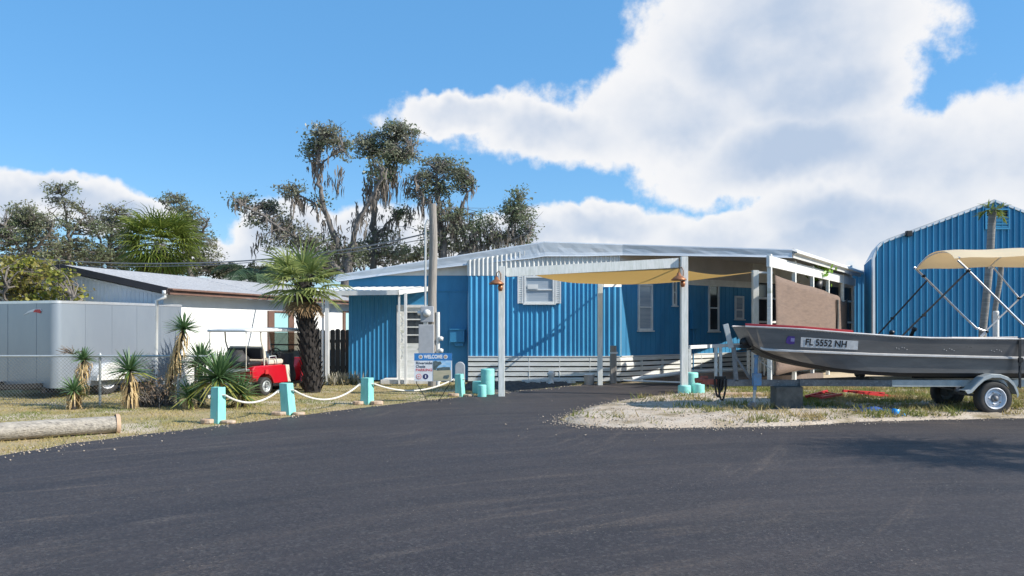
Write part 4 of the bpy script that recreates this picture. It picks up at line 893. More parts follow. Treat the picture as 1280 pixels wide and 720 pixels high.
# ------------------------------------------------------------------ silver enclosed trailer
C0=V((-10.0,16.8,0)); du=V((0.387,0.922,0)); dw=V((-0.922,0.387,0)); nl=V((0.922,-0.387,0)); nf=V((-0.387,-0.922,0))
tr=thing('cargo_trailer','silver enclosed cargo trailer parked behind the chain link fence','trailer',C0)
LT,WT=3.55,2.1; zb0,zt0=0.24,2.16
def tl(u,w,z): return C0+du*u+dw*w+V((0,0,z))
r=0.16; fp=[]
for (cu,cw,a0) in ((r,r,180),(LT-0.03,0.03,270),(LT-0.03,WT-0.03,0),(r,WT-r,90)):
    rr_=r if cu<1 else 0.03
    for i in range(9):
        a=R(a0+90*i/8); fp.append((cu+rr_*math.cos(a),cw+rr_*math.sin(a)))
b=MB(); n=len(fp); lo=[tl(u,w,zb0) for u,w in fp]; hi=[tl(u,w,zt0-0.05) for u,w in fp]
b.add(lo+hi,[(i,(i+1)%n,n+(i+1)%n,n+i) for i in range(n)],0,True); b.poly(lo[::-1]); b.build('body',M['alu_trailer'],tr)
b=MB(); h1=[tl(u*1.0+(0.01 if u>1 else -0.01),w+(0.01 if w>1 else -0.01),zt0-0.05) for u,w in fp]; h2=[p+V((0,0,0.06)) for p in h1]; cen=tl(LT/2,WT/2,zt0+0.05)
b.add(h1+h2,[(i,(i+1)%n,n+(i+1)%n,n+i) for i in range(n)]); b.add(h2+[cen],[(i,(i+1)%n,n) for i in range(n)]); b.build('roof_cap',M['alu_trim'],tr)
b=MB()
for u in (0.75,1.45,2.15,2.85): b.frame_box(tl(u,-0.003,(zb0+zt0)/2),du*0.02,dw*0.006,V((0,0,zt0-zb0-0.1)))
for w in (0.6,1.55): b.frame_box(tl(-0.003,w,(zb0+zt0)/2),dw*0.02,du*0.006,V((0,0,zt0-zb0-0.1)))
b.build('panel_seam',M['alu_trailer'],tr)
b=MB(); 
for i in range(9):
    a=R(180+90*i/8)
cs=[(r+ (r+0.004)*math.cos(R(180+90*i/8)), r+(r+0.004)*math.sin(R(180+90*i/8))) for i in range(9)]
b.add([tl(u,w,zb0) for u,w in cs]+[tl(u,w,zt0-0.05) for u,w in cs],[(i,i+1,10+i,9+i) for i in range(8)],0,True); b.build('corner_trim',M['alu_trailer'],tr)
# swoosh emblem on the front
b=MB(); sw=[(-0.16,-0.04),(0.02,0.055),(0.22,0.10),(0.42,0.095),(0.46,0.05),(0.28,0.05),(0.06,0.02)]
b.prism([(p[0],p[1]) for p in sw],tl(-0.006,0.86,1.89),-dw,(0,0,1),nf,0.004); em=b.build('emblem',M['sign_white'],tr)
b=MB(); b.prism([(0.18,0.028),(0.24,0.085),(0.40,0.088),(0.43,0.05),(0.42,0.0),(0.30,0.02)],tl(-0.011,0.86,1.89),-dw,(0,0,1),nf,0.004); b.build('emblem_mark',M['red'],em)
b=MB(); 
for w in (0.3,WT-0.3): b.beam(tl(-0.1,w,0.20),tl(LT-0.1,w,0.20),0.06,0.12)
for u in (0.1,1.0,2.0,3.2): b.beam(tl(u,0.1,0.21),tl(u,WT-0.1,0.21),0.06,0.08)
b.beam(tl(0.0,0.4,0.30),tl(-1.3,WT/2,0.30),0.06,0.10); b.beam(tl(0.0,WT-0.4,0.30),tl(-1.3,WT/2,0.30),0.06,0.10); b.build('chassis',M['black_metal'],tr)
def wheel(parent,c,ax,r,w,rimm,tread=True):
    c=V(c); ax=V(ax).normalized(); rr=r*0.60
    b=MB(); b.lathe([(rr,-w/2+0.01),(rr+0.015,-w/2),(r*0.88,-w/2),(r*0.96,-w/2+0.015),(r,-w/2+0.045),(r,w/2-0.045),(r*0.96,w/2-0.015),(r*0.88,w/2),(rr+0.015,w/2),(rr,w/2-0.01)],c,ax,36)
    wh=b.build('wheel',M['rubber'],parent)
    b=MB()
    b.lathe([(rr+0.004,-w/2),(rr+0.004,w/2+0.004),(rr-0.012,w/2+0.006),(rr-0.02,w/2-0.02),(rr*0.80,w/2-0.055),(rr*0.72,w/2-0.03),(rr*0.45,w/2-0.018),(rr*0.42,w/2-0.045),(0,w/2-0.045)],c,ax,32)
    rm=b.build('rim',M[rimm],wh)
    b=MB(); b.lathe([(rr*0.30,w/2-0.05),(rr*0.28,w/2+0.0),(rr*0.2,w/2+0.02),(0,w/2+0.025)],c,ax,16)
    u,v=perp(ax)
    for i in range(5):
        a=2*math.pi*i/5; p=c+(u*math.cos(a)+v*math.sin(a))*rr*0.58; b.lathe([(0.011,w/2-0.03),(0.011,w/2-0.0),(0,w/2)],p,ax,8)
    b.build('hub',M['galv_dark'],rm)
    return wh
wheel(tr,tl(1.35,0.10,0.34),-dw,0.34,0.18,'rim'); wheel(tr,tl(1.35,WT-0.10,0.34),dw,0.34,0.18,'rim')
b=MB(); fa=[(0.47*math.cos(R(a)),0.40*math.sin(R(a))) for a in range(0,181,15)]; fb=[(0.41*math.cos(R(a)),0.34*math.sin(R(a))) for a in range(180,-1,-15)]
b.prism(fa+fb,tl(1.35,0.0,0.36),du,(0,0,1),-dw,0.20); b.prism(fa,tl(1.35,-0.19,0.36),du,(0,0,1),-dw,0.012); b.build('fender',M['white_metal'],tr)
b=MB(); b.box(tl(LT+0.02,0.1,0.62),(0.1,0.1,0.08),0.4); b.build('tail_lamp',M['red'],tr)

# ------------------------------------------------------------------ golf cart
hd=R(68); rc=V((-5.76,17.75,0)); 
gc=thing('golf_cart','red golf cart with white roof parked beside the palm trunk','golf cart',rc)
T=Matrix.Translation(rc)@Matrix.Rotation(hd,4,'Z')@Matrix.Translation(V((0,0.48,0)))
def gl(x,y,z): return T@V((x,y,z))
def P(poly,y0,w,m,name,bev=0.02,par=None):
    b=MB(T); b.prism(poly,(0,y0,0),(1,0,0),(0,0,1),(0,1,0),w); return b.build(name,M[m],par or gc,bevel=bev)
body=[(-0.42,0.42),(-0.30,0.40)]+arc(0,0.22,0.29,160,20,9)+[(0.31,0.26),(0.85,0.26),(0.80,0.66),(0.60,0.70),(-0.36,0.70),(-0.44,0.62)]
P(body,-0.56,1.12,'cart_red','rear_body',0.03)
P([(0.30,0.20),(1.40,0.20),(1.40,0.27),(0.30,0.27)],-0.54,1.08,'black','floor',0.01)
cowl=[(1.30,0.24),(1.36,0.24)]+arc(1.64,0.22,0.28,165,15,8)+[(1.98,0.30),(2.02,0.48),(1.90,0.66),(1.58,0.82),(1.45,0.84),(1.38,0.60)]
P(cowl,-0.55,1.10,'cart_red','front_cowl',0.03)
P([(0.80,0.27),(0.90,0.27),(0.84,0.68),(0.70,0.69),(0.72,0.60)],-0.57,0.08,'vinyl','seat_base',0.01)
P([(0.16,0.71),(0.70,0.71),(0.72,0.80),(0.66,0.83),(0.16,0.81)],-0.50,1.0,'vinyl','seat',0.03)
P([(0.02,0.86),(0.12,0.84),(0.06,1.14),(-0.02,1.14)],-0.50,1.0,'vinyl','backrest',0.025)
P([(-0.50,0.70),(-0.06,0.70),(-0.06,0.80),(-0.50,0.79)],-0.50,1.0,'black','rear_seat',0.03)
P([(-0.05,0.84),(0.01,0.84),(-0.03,1.10),(-0.08,1.10)],-0.48,0.96,'black','rear_backrest',0.02)
P([(-1.02,0.30),(-0.42,0.30),(-0.42,0.34),(-1.02,0.34)],-0.52,1.04,'galv_dark','rear_footboard',0.008)
P([(-0.98,0.58),(-0.46,0.60),(-0.46,0.64),(-0.98,0.62)],-0.50,1.0,'galv_dark','cargo_deck',0.008)
b=MB(T); nU=10; vs=[]
for i in range(nU+1):
    for j in range(nU+1):
        u=-0.62+2.35*i/nU; w=-0.58+1.16*j/nU; vs.append((u,w,1.50+0.045*(1-(2*i/nU-1)**4)*(1-(2*j/nU-1)**4)))
b.add(vs,[(i*(nU+1)+j,(i+1)*(nU+1)+j,(i+1)*(nU+1)+j+1,i*(nU+1)+j+1) for i in range(nU) for j in range(nU)],0,True); b.build('roof',M['cart_roof'],gc,solid=0.06)
for y in (-0.52,0.52):
    b=MB(T); b.tube([(0.0,y,0.70),(-0.02,y,1.05),(-0.10,y,1.25),(-0.12,y,1.49)],0.018,8); b.tube([(-0.6,y,0.6),(-0.6,y,1.49)],0.011,6); b.build('roof_strut',M['vinyl'],gc)
    b=MB(T); b.tube([(1.56,y,0.80),(1.42,y,1.49)],0.02,8); b.build('roof_strut',M['vinyl'],gc)
b=MB(T); b.add([(1.55,-0.50,0.84),(1.55,0.50,0.84),(1.43,0.50,1.45),(1.43,-0.50,1.45)],[(0,1,2,3)]); b.build('windshield',M['tinted'],gc,solid=0.006)
b=MB(T); b.tube([(1.49,-0.5,1.14),(1.49,0.5,1.14)],0.02,6); b.build('windshield_bar',M['black'],gc)
b=MB(T); b.tube([(1.34,0.25+0.17*math.cos(a),0.92+0.13*math.sin(a)) for a in np.linspace(0,2*math.pi,19)],0.014,6); b.tube([(1.55,0.25,0.74),(1.34,0.25,0.92)],0.02,6); b.build('steering_wheel',M['black'],gc)
b=MB(T); b.tube([(0.12,-0.55,0.72),(0.14,-0.55,0.90),(0.36,-0.55,0.91),(0.42,-0.55,0.72)],0.014,6); b.build('hip_rail',M['galv'],gc)
b=MB(T); b.box((0.02,-0.575,0.55),(0.10,0.02,0.10)); b.box((-0.445,-0.45,0.55),(0.02,0.12,0.10)); b.build('tail_lamp',M['red'],gc)
for (x,y) in ((0,-0.50),(0,0.50),(1.64,-0.50),(1.64,0.50)):
    c=gl(x,y,0.215); ax=T.to_3x3()@V((0,-1 if y<0 else 1,0)); wheel(gc,c,ax,0.215,0.18,'galv')
b=MB(); secs=[]
c=gl(1.08,-0.30,0.27)
for i in range(8):
    z=i/7; r=0.20*(1-0.25*z)*(0.85 if i in (0,7) else 1); secs.append([c+V((math.cos(a)*r*1.1+0.02*math.sin(a*3+i),math.sin(a)*r,0.66*z)) for a in np.linspace(0,2*math.pi,15)[:-1]])
b.loft(secs,0,True,True); b.poly(secs[-1]); o=b.build('black_bag',M['bag'],None,loc=c); tagset(o,'tall black bag standing on the golf cart floor','bag')
b=MB(); secs=[]; c=gl(-0.28,0.05,0.80)
for i in range(7):
    z=i/6; r=0.22*(1-0.6*z*z); secs.append([c+V((math.cos(a)*r*1.3+0.03*math.sin(a*4+i),math.sin(a)*r+0.03*math.cos(a*3),0.25*z)) for a in np.linspace(0,2*math.pi,17)[:-1]])
b.loft(secs,0,True,True); b.poly(secs[-1]); o=b.build('black_bundle',M['bag'],None,loc=c); tagset(o,'black bundle heaped on the rear seat of the golf cart','bundle')

# ------------------------------------------------------------------ log
pa=gp(-60,556); pb_=gp(146,541); lg=thing('timber_log','bleached round timber log lying on the lawn edge','log',pa)
r=0.145; d=(pb_-pa); u,w=perp(d); b=MB(); secs=[]
for i in range(19):
    p=pa+d*(i/18)+V((0,0,r*0.92)); secs.append([p+(u*math.cos(a)+w*math.sin(a)*0.86)*r*(1+0.025*math.sin(a*5+i*0.4)+0.012*math.sin(a*11+i)) for a in np.linspace(0,2*math.pi,29)[:-1]])
b.loft(secs,0,True,True); b.poly(secs[-1]); b.build('trunk',M['log_wood'],lg)
b=MB(); dn=d.normalized(); pe=pb_+V((0,0,r*0.92))
b.lathe([(r*1.06,-0.02),(r*1.06,0.03),(r*0.95,0.04),(0,0.04)],pe,dn,24); b.build('end_cap',M['stone'],lg)

# ------------------------------------------------------------------ boat and trailer
YN=13.75; YC=14.47
bt=thing('jon_boat','grey aluminium flat bottomed boat with red bow trim on its trailer','boat',(4.3,YC,0.7))
def bx(px): return (px-640)/F*YN
def interp(x,tab):
    if x<=tab[0][0]: return tab[0][1]
    for (a,b_),(c,d_) in zip(tab[:-1],tab[1:]):
        if x<=c: return b_+(d_-b_)*(x-a)/(c-a)
    return tab[-1][1]
zpx=lambda py: H+(HOR-py)/F*YN
GZ=[(bx(938),zpx(408)),(bx(1000),zpx(411)),(bx(1065),zpx(416.5)),(bx(1150),zpx(422.5)),(bx(1280),zpx(424)),(10.3,zpx(423))]
RZ=[(bx(938),zpx(435)),(bx(965),zpx(438)),(bx(1100),zpx(443.5)),(bx(1280),zpx(448)),(10.3,zpx(449))]
BZ=[(bx(938),zpx(432)),(bx(955),zpx(438)),(bx(975),zpx(448)),(bx(1000),zpx(455.5)),(bx(1040),zpx(463.5)),(bx(1080),zpx(468)),(bx(1130),zpx(470.5)),(bx(1280),zpx(471)),(10.3,zpx(471))]
HG=[(4.26,0.40),(4.6,0.52),(5.2,0.66),(6.0,0.72),(10.3,0.72)]
HBm=[(4.26,0.22),(4.6,0.32),(5.2,0.46),(6.2,0.56),(10.3,0.57)]
xs=[bx(938)+0.001]+[4.45,4.6,4.8,5.0,5.25,5.5,5.8,6.1,6.5,7,7.5,8,8.5,9,9.5,10.0]
def hull(x,off=0.0):
    g,rl,bo=interp(x,GZ),interp(x,RZ),interp(x,BZ); hg,hb=interp(x,HG)+off,interp(x,HBm)+off
    f=min(1,max(0,(x-4.27)/0.35)); rl=max(min(rl,g-0.05),bo+0.012)
    rake=0.18*(1-f)
    hr=hg-0.05
    side=[(hg,g,0),(hr,rl,0),(hr-0.035,rl-0.02,0),(hb+0.05,bo+0.06,0),(hb,bo,0)]
    L=[V((x+rake*(g-z)/(max(g-bo,0.1)),YC-h,z)) for h,z,_ in side]; Rr_=[V((p.x,2*YC-p.y,p.z)) for p in L[::-1]]
    return L+Rr_
secs=[hull(x) for x in xs]
b=MB(); b.loft(secs,0,False); b.poly(secs[0][::-1]); b.poly(secs[-1]); b.build('hull',M['boat'],bt,solid=0.012)
b=MB(); b.tube([V((s_[0].x,s_[0].y-0.012,s_[0].z)) for s_ in secs],0.017,8); b.tube([V((s_[-1].x,s_[-1].y+0.012,s_[-1].z)) for s_ in secs],0.017,8); b.build('gunwale',M['boat_rail'],bt)
b=MB()
for k,sg_ in ((1,-1),(8,1)):
    pts=[V((s_[k].x,s_[k].y+sg_*0.012,s_[k].z)) for s_ in secs[1:]]
    b.loft([[p+V((0,0,0.026)),p+V((0,sg_*0.024,0.014)),p+V((0,sg_*0.024,-0.014)),p+V((0,0,-0.022))] for p in pts],0,False)
b.build('spray_rail',M['boat_rail'],bt)
b=MB(); 
fr_=[s_ for s_ in secs if s_[0].x<6.2]
b.loft([[s_[0]+V((0,0.02,0.055)),s_[0]+V((0,-0.016,0.052)),s_[0]+V((0,-0.020,0.014)),s_[0]+V((0,0.02,0.016))] for s_ in fr_],0,False)
b.loft([[s_[0]+V((0,0.03,0.018)),s_[-1]+V((0,-0.03,0.018))] for s_ in fr_],0,False); b.build('bow_deck',M['red'],bt)
b=MB()
for x,w in ((6.6,0.35),(8.1,0.4),(9.4,0.4)): b.box((x,YC,1.22),(w,1.26,0.05)); b.box((x,YC,1.0),(w-0.05,1.1,0.42))
b.build('bench',M['boat'],bt,bevel=0.01)
b=MB(); b.loft([[s_[3]+V((0,-0.006,-0.01)),s_[4]+V((0,-0.006,-0.012)),s_[5]+V((0,0.006,-0.012)),s_[6]+V((0,0.006,-0.01))] for s_ in secs],0,False); b.build('keel_band',M['boat_black'],bt)
# rivets along upper panel
b=MB()
for x in np.arange(6.9,9.8,0.85):
    for i in range(5):
        xx=x+0.045*i+rnd.uniform(-0.008,0.008); h_=hull(xx); p=h_[0].lerp(h_[1],0.62+0.06*math.sin(i*2)); b.lathe([(0.008,0),(0.005,0.005),(0,0.006)],p+V((0,-0.006,0)),(0,-1,0),6)
for x in np.arange(4.9,9.8,0.055):
    h_=hull(x); p=h_[0].lerp(h_[1],0.08); b.lathe([(0.006,0),(0,0.005)],p+V((0,-0.007,0)),(0,-1,0),5)
b.build('rivets',M['boat_rail'],bt)
# registration plate and sticker follow the side panel
def side_pt(x,q,out): 
    h_=hull(x); a,c=h_[0],h_[1]; nn=V((0,-(a.z-c.z),-(c.y-a.y))).normalized(); nn=V((0,-abs(nn.y),-abs(nn.z)*1.0)); p=a.lerp(c,q); return p+nn*out
def pxside(px): return (px-640)/F*YN
xa,xb=pxside(1003),pxside(1073)
b=MB(); cs=[]
for i in range(9):
    x=xa+(xb-xa)*i/8; cs.append([side_pt(x,0.36,0.009),side_pt(x,0.36,0.013),side_pt(x,0.80,0.013),side_pt(x,0.80,0.009)])
b.loft(cs,0,False,True); b.poly(cs[0][::-1]); b.poly(cs[-1]); pl=b.build('registration_plate',M['plate'],bt)
xm=xa+(xb-xa)*0.44; c=side_pt(xm,0.57,0.016); tx=(side_pt(xm+0.4,0.57,0.016)-side_pt(xm-0.4,0.57,0.016)).normalized(); ty=(side_pt(xm,0.3,0.016)-side_pt(xm,0.8,0.016)).normalized(); ty=(ty-tx*ty.dot(tx)).normalized()
text_part('registration_text','FL 5552 NH',0.165,M['ink'],c,tx,ty,pl,0.004,'CENTER',fit=0.72*(xb-xa))
xs_=pxside(992); b=MB(); b.prism([(-0.09,-0.05),(-0.02,-0.075),(0.07,-0.06),(0.085,0.0),(0.085,0.07),(-0.06,0.075),(-0.085,0.03)],side_pt(xs_,0.52,0.008),tx,ty,tx.cross(ty),0.004); st_=b.build('registration_sticker',M['purple'],bt)
b=MB(); b.prism([(-0.01,-0.03),(0.055,-0.03),(0.055,0.035),(-0.01,0.035)],side_pt(xs_,0.50,0.013),tx,ty,tx.cross(ty),0.002); b.build('sticker_print',M['lilac'],st_)
# rod holders
for px,py in ((1140,417),(1112,421)):
    c=at(px,py,14.1); b=MB(); dr_=V((0.45,0.0,0.9)).normalized(); b.lathe([(0.0,-0.10),(0.03,-0.10),(0.03,0.06),(0.045,0.07),(0.045,0.12),(0.03,0.12),(0.028,0.04),(0,0.04)],c,dr_,12); b.build('rod_holder',M['black'],bt)
# bimini top
yn,yf=YC-0.72,YC+0.78
bm=thing('bimini_top','cream bimini canopy on bent tube frame over the boat','canopy',(9.4,YC,1.4))
b=MB(); nx,ny=22,18; vs=[]; X0,X1=7.92,10.85
for i in range(nx+1):
    u=i/nx; X=X0+(X1-X0)*u
    for j in range(ny+1):
        q=j/ny; y=yn+(yf-yn)*q
        arch=0.21*(1-abs(2*q-1)**2.2)-0.09*q
        bowsag=-0.022*math.sin(u*math.pi*2)**2
        endd=-0.03*max(0,1-u*9)
        side=-0.025*max(0,(abs(2*q-1)-0.90)/0.10)
        vs.append((X+0.12*(1-u)*q,y,2.87+0.05*u+arch+bowsag+endd+side))
b.add(vs,[(i*(ny+1)+j,(i+1)*(ny+1)+j,(i+1)*(ny+1)+j+1,i*(ny+1)+j+1) for i in range(nx) for j in range(ny)],0,True); b.build('canopy',M['cream_cloth'],bm)
hinge=9.42
for y,nm in ((yn,'n'),(yf,'f')):
    b=MB(); b.tube(smooth_path([(7.98,y,2.78),(8.15,y,2.62),(9.12,y,1.66),(9.25,y,1.56),(hinge,y,1.50)],6),0.021,8); b.tube([(hinge,y,1.50),(hinge-0.1,y,1.38)],0.02,8); b.build('frame_tube',M['alu_trim'],bm)
    b=MB(); b.tube([(hinge-0.12,y,1.40),(hinge,y,1.52),(10.8,y,2.85)],0.016,8); b.build('frame_tube',M['alu_trim'],bm)
    b=MB(); b.tube([(9.45,y,2.90),(10.07,y,2.16)],0.016,8); b.build('frame_tube',M['alu_trim'],bm)
    for p in ((hinge,y,1.50),(10.07,y,2.16),(8.17,y,2.60)): b=MB(); b.lathe([(0,-0.03),(0.03,-0.03),(0.03,0.03),(0,0.03)],p,(0,1,0),10); b.build('bracket',M['black'],bm)
for X in (8.0,9.45,10.8):
    b=MB(); b.tube([(X+0.02,yn+(yf-yn)*q,2.84+0.21*(1-abs(2*q-1)**2.2)-0.09*q+0.05*(X-7.92)/2.9-0.02) for q in np.linspace(0,1,15)],0.015,8); b.build('frame_bow',M['alu_trim'],bm)
for y,a,b2 in ((yn,(8.17,2.60),(bx(1127),1.42)),(yf,(8.25,2.52),(7.25,1.42))):
    q=MB(); q.beam((a[0],y,a[1]),(b2[0],y,b2[1]),0.006,0.032); q.box(((a[0]+b2[0])/2-0.2,y,(a[1]+b2[1])/2-0.21),(0.07,0.02,0.05)); q.build('strap',M['black'],bm)
# boat trailer
bl=thing('boat_trailer','galvanized single axle boat trailer under the grey boat','boat trailer',(8.6,YC,0))
zr=0.565
b=MB(); b.beam((3.75,YC,zr-0.03),(7.1,YC,zr-0.03),0.08,0.12); b.build('tongue_beam',M['galv_dark'],bl,bevel=0.006)  # darker than the galvanized side rails: boat's shade put into the colour
b=MB()
for sg_ in (-1,1):
    b.beam((5.4,YC+sg_*0.05,zr-0.02),(6.95,YC+sg_*0.50,zr),0.06,0.12); 
b.build('spreader_beam',M['galv_dark'],bl)  # shade under the boat painted in, as on the tongue
for sg_ in (-1,1):
    b=MB(); b.beam((6.9,YC+sg_*0.50,zr),(10.1,YC+sg_*0.50,zr),0.06,0.125); b.build('side_rail',M['galv'],bl,bevel=0.006)
for X in (7.0,8.0,9.7): b=MB(); b.beam((X,YC-0.5,zr-0.03),(X,YC+0.5,zr-0.03),0.07,0.07); b.build('cross_member',M['galv_dark'],bl)
b=MB(); b.beam((8.6,YC-0.68,0.32),(8.6,YC+0.68,0.32),0.05,0.05); 
b.build('axle',M['galv_dark'],bl)
for sg_ in (-1,1):
    b=MB(); b.beam((8.1,YC+sg_*0.50,0.46),(8.6,YC+sg_*0.50,0.36),0.045,0.03); b.beam((8.6,YC+sg_*0.50,0.36),(9.1,YC+sg_*0.50,0.46),0.045,0.03); b.box((8.1,YC+sg_*0.50,0.47),(0.06,0.05,0.10)); b.box((9.1,YC+sg_*0.50,0.47),(0.06,0.05,0.10)); b.build('leaf_spring',M['galv_dark'],bl)
b=MB()
for sg_ in (-1,1): b.beam((7.4,YC+sg_*0.30,zr+0.115),(10.0,YC+sg_*0.30,zr+0.115),0.09,0.06)
b.build('bunk',M['dark'],bl)
b=MB(); b.lathe([(0,-0.13),(0.05,-0.12),(0.035,-0.03),(0.035,0.03),(0.05,0.12),(0,0.13)],(6.55,YC,zr+0.13),(0,1,0),14); b.box((6.55,YC,zr+0.05),(0.06,0.2,0.08)); b.build('keel_roller',M['black'],bl)
wheel(bl,(8.6,13.75,0.315),(0,-1,0),0.315,0.19,'rim'); wheel(bl,(8.6,15.17,0.315),(0,1,0),0.315,0.19,'galv_dark')
for sg_,y0 in ((-1,13.66),(1,15.07)):
    b=MB(); pr=[(0.50,0.10)]+[(0.42*math.cos(R(a)),0.41*math.sin(R(a))) for a in range(12,169,12)]+[(-0.54,0.16)]
    pr=[(0.40,0.06),(0.385,0.15),(0.33,0.27),(0.22,0.37),(0.08,0.42),(-0.08,0.42),(-0.22,0.37),(-0.34,0.27),(-0.46,0.15),(-0.54,0.13)]
    secs_=[[V((8.6+x,y0-0.02,0.315+z)),V((8.6+x,y0,0.315+z+0.012)),V((8.6+x,y0+0.19,0.315+z+0.012)),V((8.6+x,y0+0.21,0.315+z))] for x,z in pr]
    b.loft(secs_,0,False); b.loft([[V((8.6+x,y0-0.02,0.315+z)),V((8.6+x*0.94,y0-0.02,0.315+z-0.045))] for x,z in pr],0,False)
    b.build('fender',M['galv'],bl,solid=0.008)
# tongue jack
jx=(943.5-640)/F*14.25; jy=14.25
b=MB(); b.tube([(jx,jy,0.42),(jx+0.03,jy,1.02)],0.035,10); b.box((jx+0.03,jy-0.02,0.62),(0.14,0.12,0.22)); b.lathe([(0,0),(0.05,0),(0.05,0.05),(0,0.05)],(jx+0.03,jy,1.02),(0,0,1),12); jk=b.build('jack',M['blue_steel'],bl)
b=MB(); b.tube([(jx-0.02,jy,0.16),(jx,jy,0.44)],0.028,8); b.tube([(jx+0.03,jy,1.0),(jx+0.2,jy-0.02,0.88),(jx+0.30,jy-0.02,0.80)],0.009,6); b.build('jack_leg',M['galv'],jk)
b=MB(); b.lathe([(0,-0.03),(0.07,-0.03),(0.085,-0.02),(0.085,0.02),(0.07,0.03),(0,0.03)],(jx-0.05,jy,0.125),(0,1,0),16); b.box((jx-0.03,jy,0.18),(0.09,0.10,0.03)); b.build('caster',M['galv_dark'],jk)
# winch stand
wx=(917-640)/F*YC; b=MB(); b.beam((wx+0.05,YC,zr),(wx,YC,1.20),0.08,0.07); b.beam((wx+0.35,YC,zr),(wx+0.02,YC,1.05),0.05,0.05); b.beam((wx-0.02,YC-0.02,1.22),(wx+0.42,YC-0.02,1.26),0.05,0.05); ws=b.build('winch_stand',M['galv_dark'],bl,bevel=0.005)
b=MB(); Rm=Matrix.Rotation(R(-14),3,'Y'); b.box((wx-0.12,YC-0.08,1.42),(0.10,0.03,0.46),Rm=Rm); b.build('guide_plate',M['galv'],ws,bevel=0.006)
b=MB(); b.lathe([(0,-0.07),(0.09,-0.07),(0.09,-0.06),(0.05,-0.06),(0.05,0.06),(0.09,0.06),(0.09,0.07),(0,0.07)],(wx+0.22,YC,1.30),(0,1,0),16); b.box((wx+0.2,YC,1.22),(0.2,0.16,0.06)); b.box((wx+0.36,YC,1.34),(0.10,0.22,0.08)); b.build('winch',M['black'],ws)
b=MB(); b.beam((wx+0.05,YC-0.01,1.14),(wx+0.62,YC-0.01,1.19),0.04,0.02); b.build('winch_strap',M['black'],ws)
b=MB(); b.box((3.72,YC,0.56),(0.30,0.12,0.10)); b.tube([(3.45,YC,0.58),(3.62,YC,0.60)],0.05,10); b.box((3.62,YC,0.64),(0.14,0.05,0.06)); b.build('coupler',M['rust_red'],bl,bevel=0.01)
b=MB()
for k,(xa_,xb_,dz) in enumerate(((3.80,3.92,0.34),(3.86,4.02,0.40),(3.90,3.97,0.22))):
    pts=[V((xa_+(xb_-xa_)*i/16,YC-0.08+0.02*k,0.62-dz*math.sin(math.pi*i/16)**0.6)) for i in range(17)]; b.tube(pts,[0.016+0.006*(i%2) for i in range(17)],6)
b.box((3.9,YC-0.07,0.64),(0.2,0.05,0.05)); b.build('safety_chains',M['black_metal'],bl)
b=MB(); X=(1243-640)/F*15.4; b.tube([(X,15.35,zr-0.05),(X,15.35,1.88)],0.055,12); b.lathe([(0.055,0),(0.045,0.03),(0,0.03)],(X,15.35,1.88),(0,0,1),12); b.build('guide_post',M['white_paint'],bl)
b=MB(); b.beam((9.08,13.73,1.40),(9.06,13.70,0.50),0.045,0.012,up=V((0,1,0))); b.tube([(9.07,13.70,0.9),(9.03,13.68,0.75),(9.05,13.68,0.6),(9.02,13.68,0.52)],0.014,6); b.box((9.07,13.70,1.0),(0.07,0.04,0.09)); b.build('tie_down_strap',M['black'],bl)
# block, tarp, cup, red frames
g=V(((983-640)/F*14.47,14.47,0.05)); b=MB(); b.box(g+V((0,0,0.215)),(0.50,0.36,0.43)); o=b.build('concrete_block',M['concrete'],None,loc=g,bevel=0.02); tagset(o,'shade-dark concrete block propping up the boat trailer tongue','block')
def crumple(cx,cy,w,d,hgt,seed,n=18):
    rr=random.Random(seed); ph=[rr.uniform(0,6) for _ in range(6)]; vs=[]
    for i in range(n+1):
        for j in range(n+1):
            u=i/n*2-1; v=j/n*2-1; e_=1-max(abs(u),abs(v))**4
            vs.append((cx+u*w/2*(1+0.12*math.sin(v*3+ph[0])),cy+v*d/2*(1+0.15*math.sin(u*4+ph[1])),0.075+hgt*e_*(0.5+0.5*math.sin(u*5+ph[2]+v*2))*(0.6+0.4*math.sin(v*7+ph[3]))))
    return vs,[(i*(n+1)+j,(i+1)*(n+1)+j,(i+1)*(n+1)+j+1,i*(n+1)+j+1) for i in range(n) for j in range(n)]
g=at(1092,0,14.0); b=MB(); vs,fs=crumple(g.x,14.05,0.85,0.5,0.07,3); b.add(vs,fs,0,True); o=b.build('tarp',M['blue_tarp'],None,loc=(g.x,14.05,0.07)); tagset(o,'crumpled dark blue tarp on the gravel under the boat','tarp')
g=gp(1118,521,0.03); b=MB(); b.lathe([(0,0),(0.05,0),(0.065,0.14),(0.058,0.14),(0.045,0.02),(0,0.02)],g+V((0,0,0.0)),(0.25,0,1),14)
vs,fs=crumple(g.x+0.10,g.y,0.26,0.16,0.06,8,10); b.add([(p[0],p[1],p[2]-0.03) for p in vs],fs,0,True); o=b.build('litter',M['blue_plastic'],None,loc=g); tagset(o,'bright blue plastic cup and bag on the verge','litter')
def redframe(xa,ya,xb,yb,Y0,Y1,label):
    a=at(xa,ya,Y0); c=at(xb,yb,Y1); a.z=max(a.z,0.08); c.z=max(c.z,0.06); d_=(c-a); s_=V((-d_.y,d_.x,0)).normalized()*0.32
    b=MB()
    b.beam(a,c,0.05,0.05); b.beam(a+s_,c+s_+V((0,0,0.05)),0.05,0.05)
    for i in range(4): t=(i+0.5)/4; b.beam(a.lerp(c,t),a.lerp(c,t)+s_+V((0,0,0.05*t)),0.03,0.03)
    o=b.build('steel_frame',M['red'],None,loc=a); tagset(o,label,'frame','red frames lying behind the boat trailer')
redframe(1068,490,1120,496,16.0,16.4,'longer red steel frame lying in weeds under the boat')
redframe(1026,497,1052,493,15.6,16.2,'shorter red steel frame lying near the concrete block')
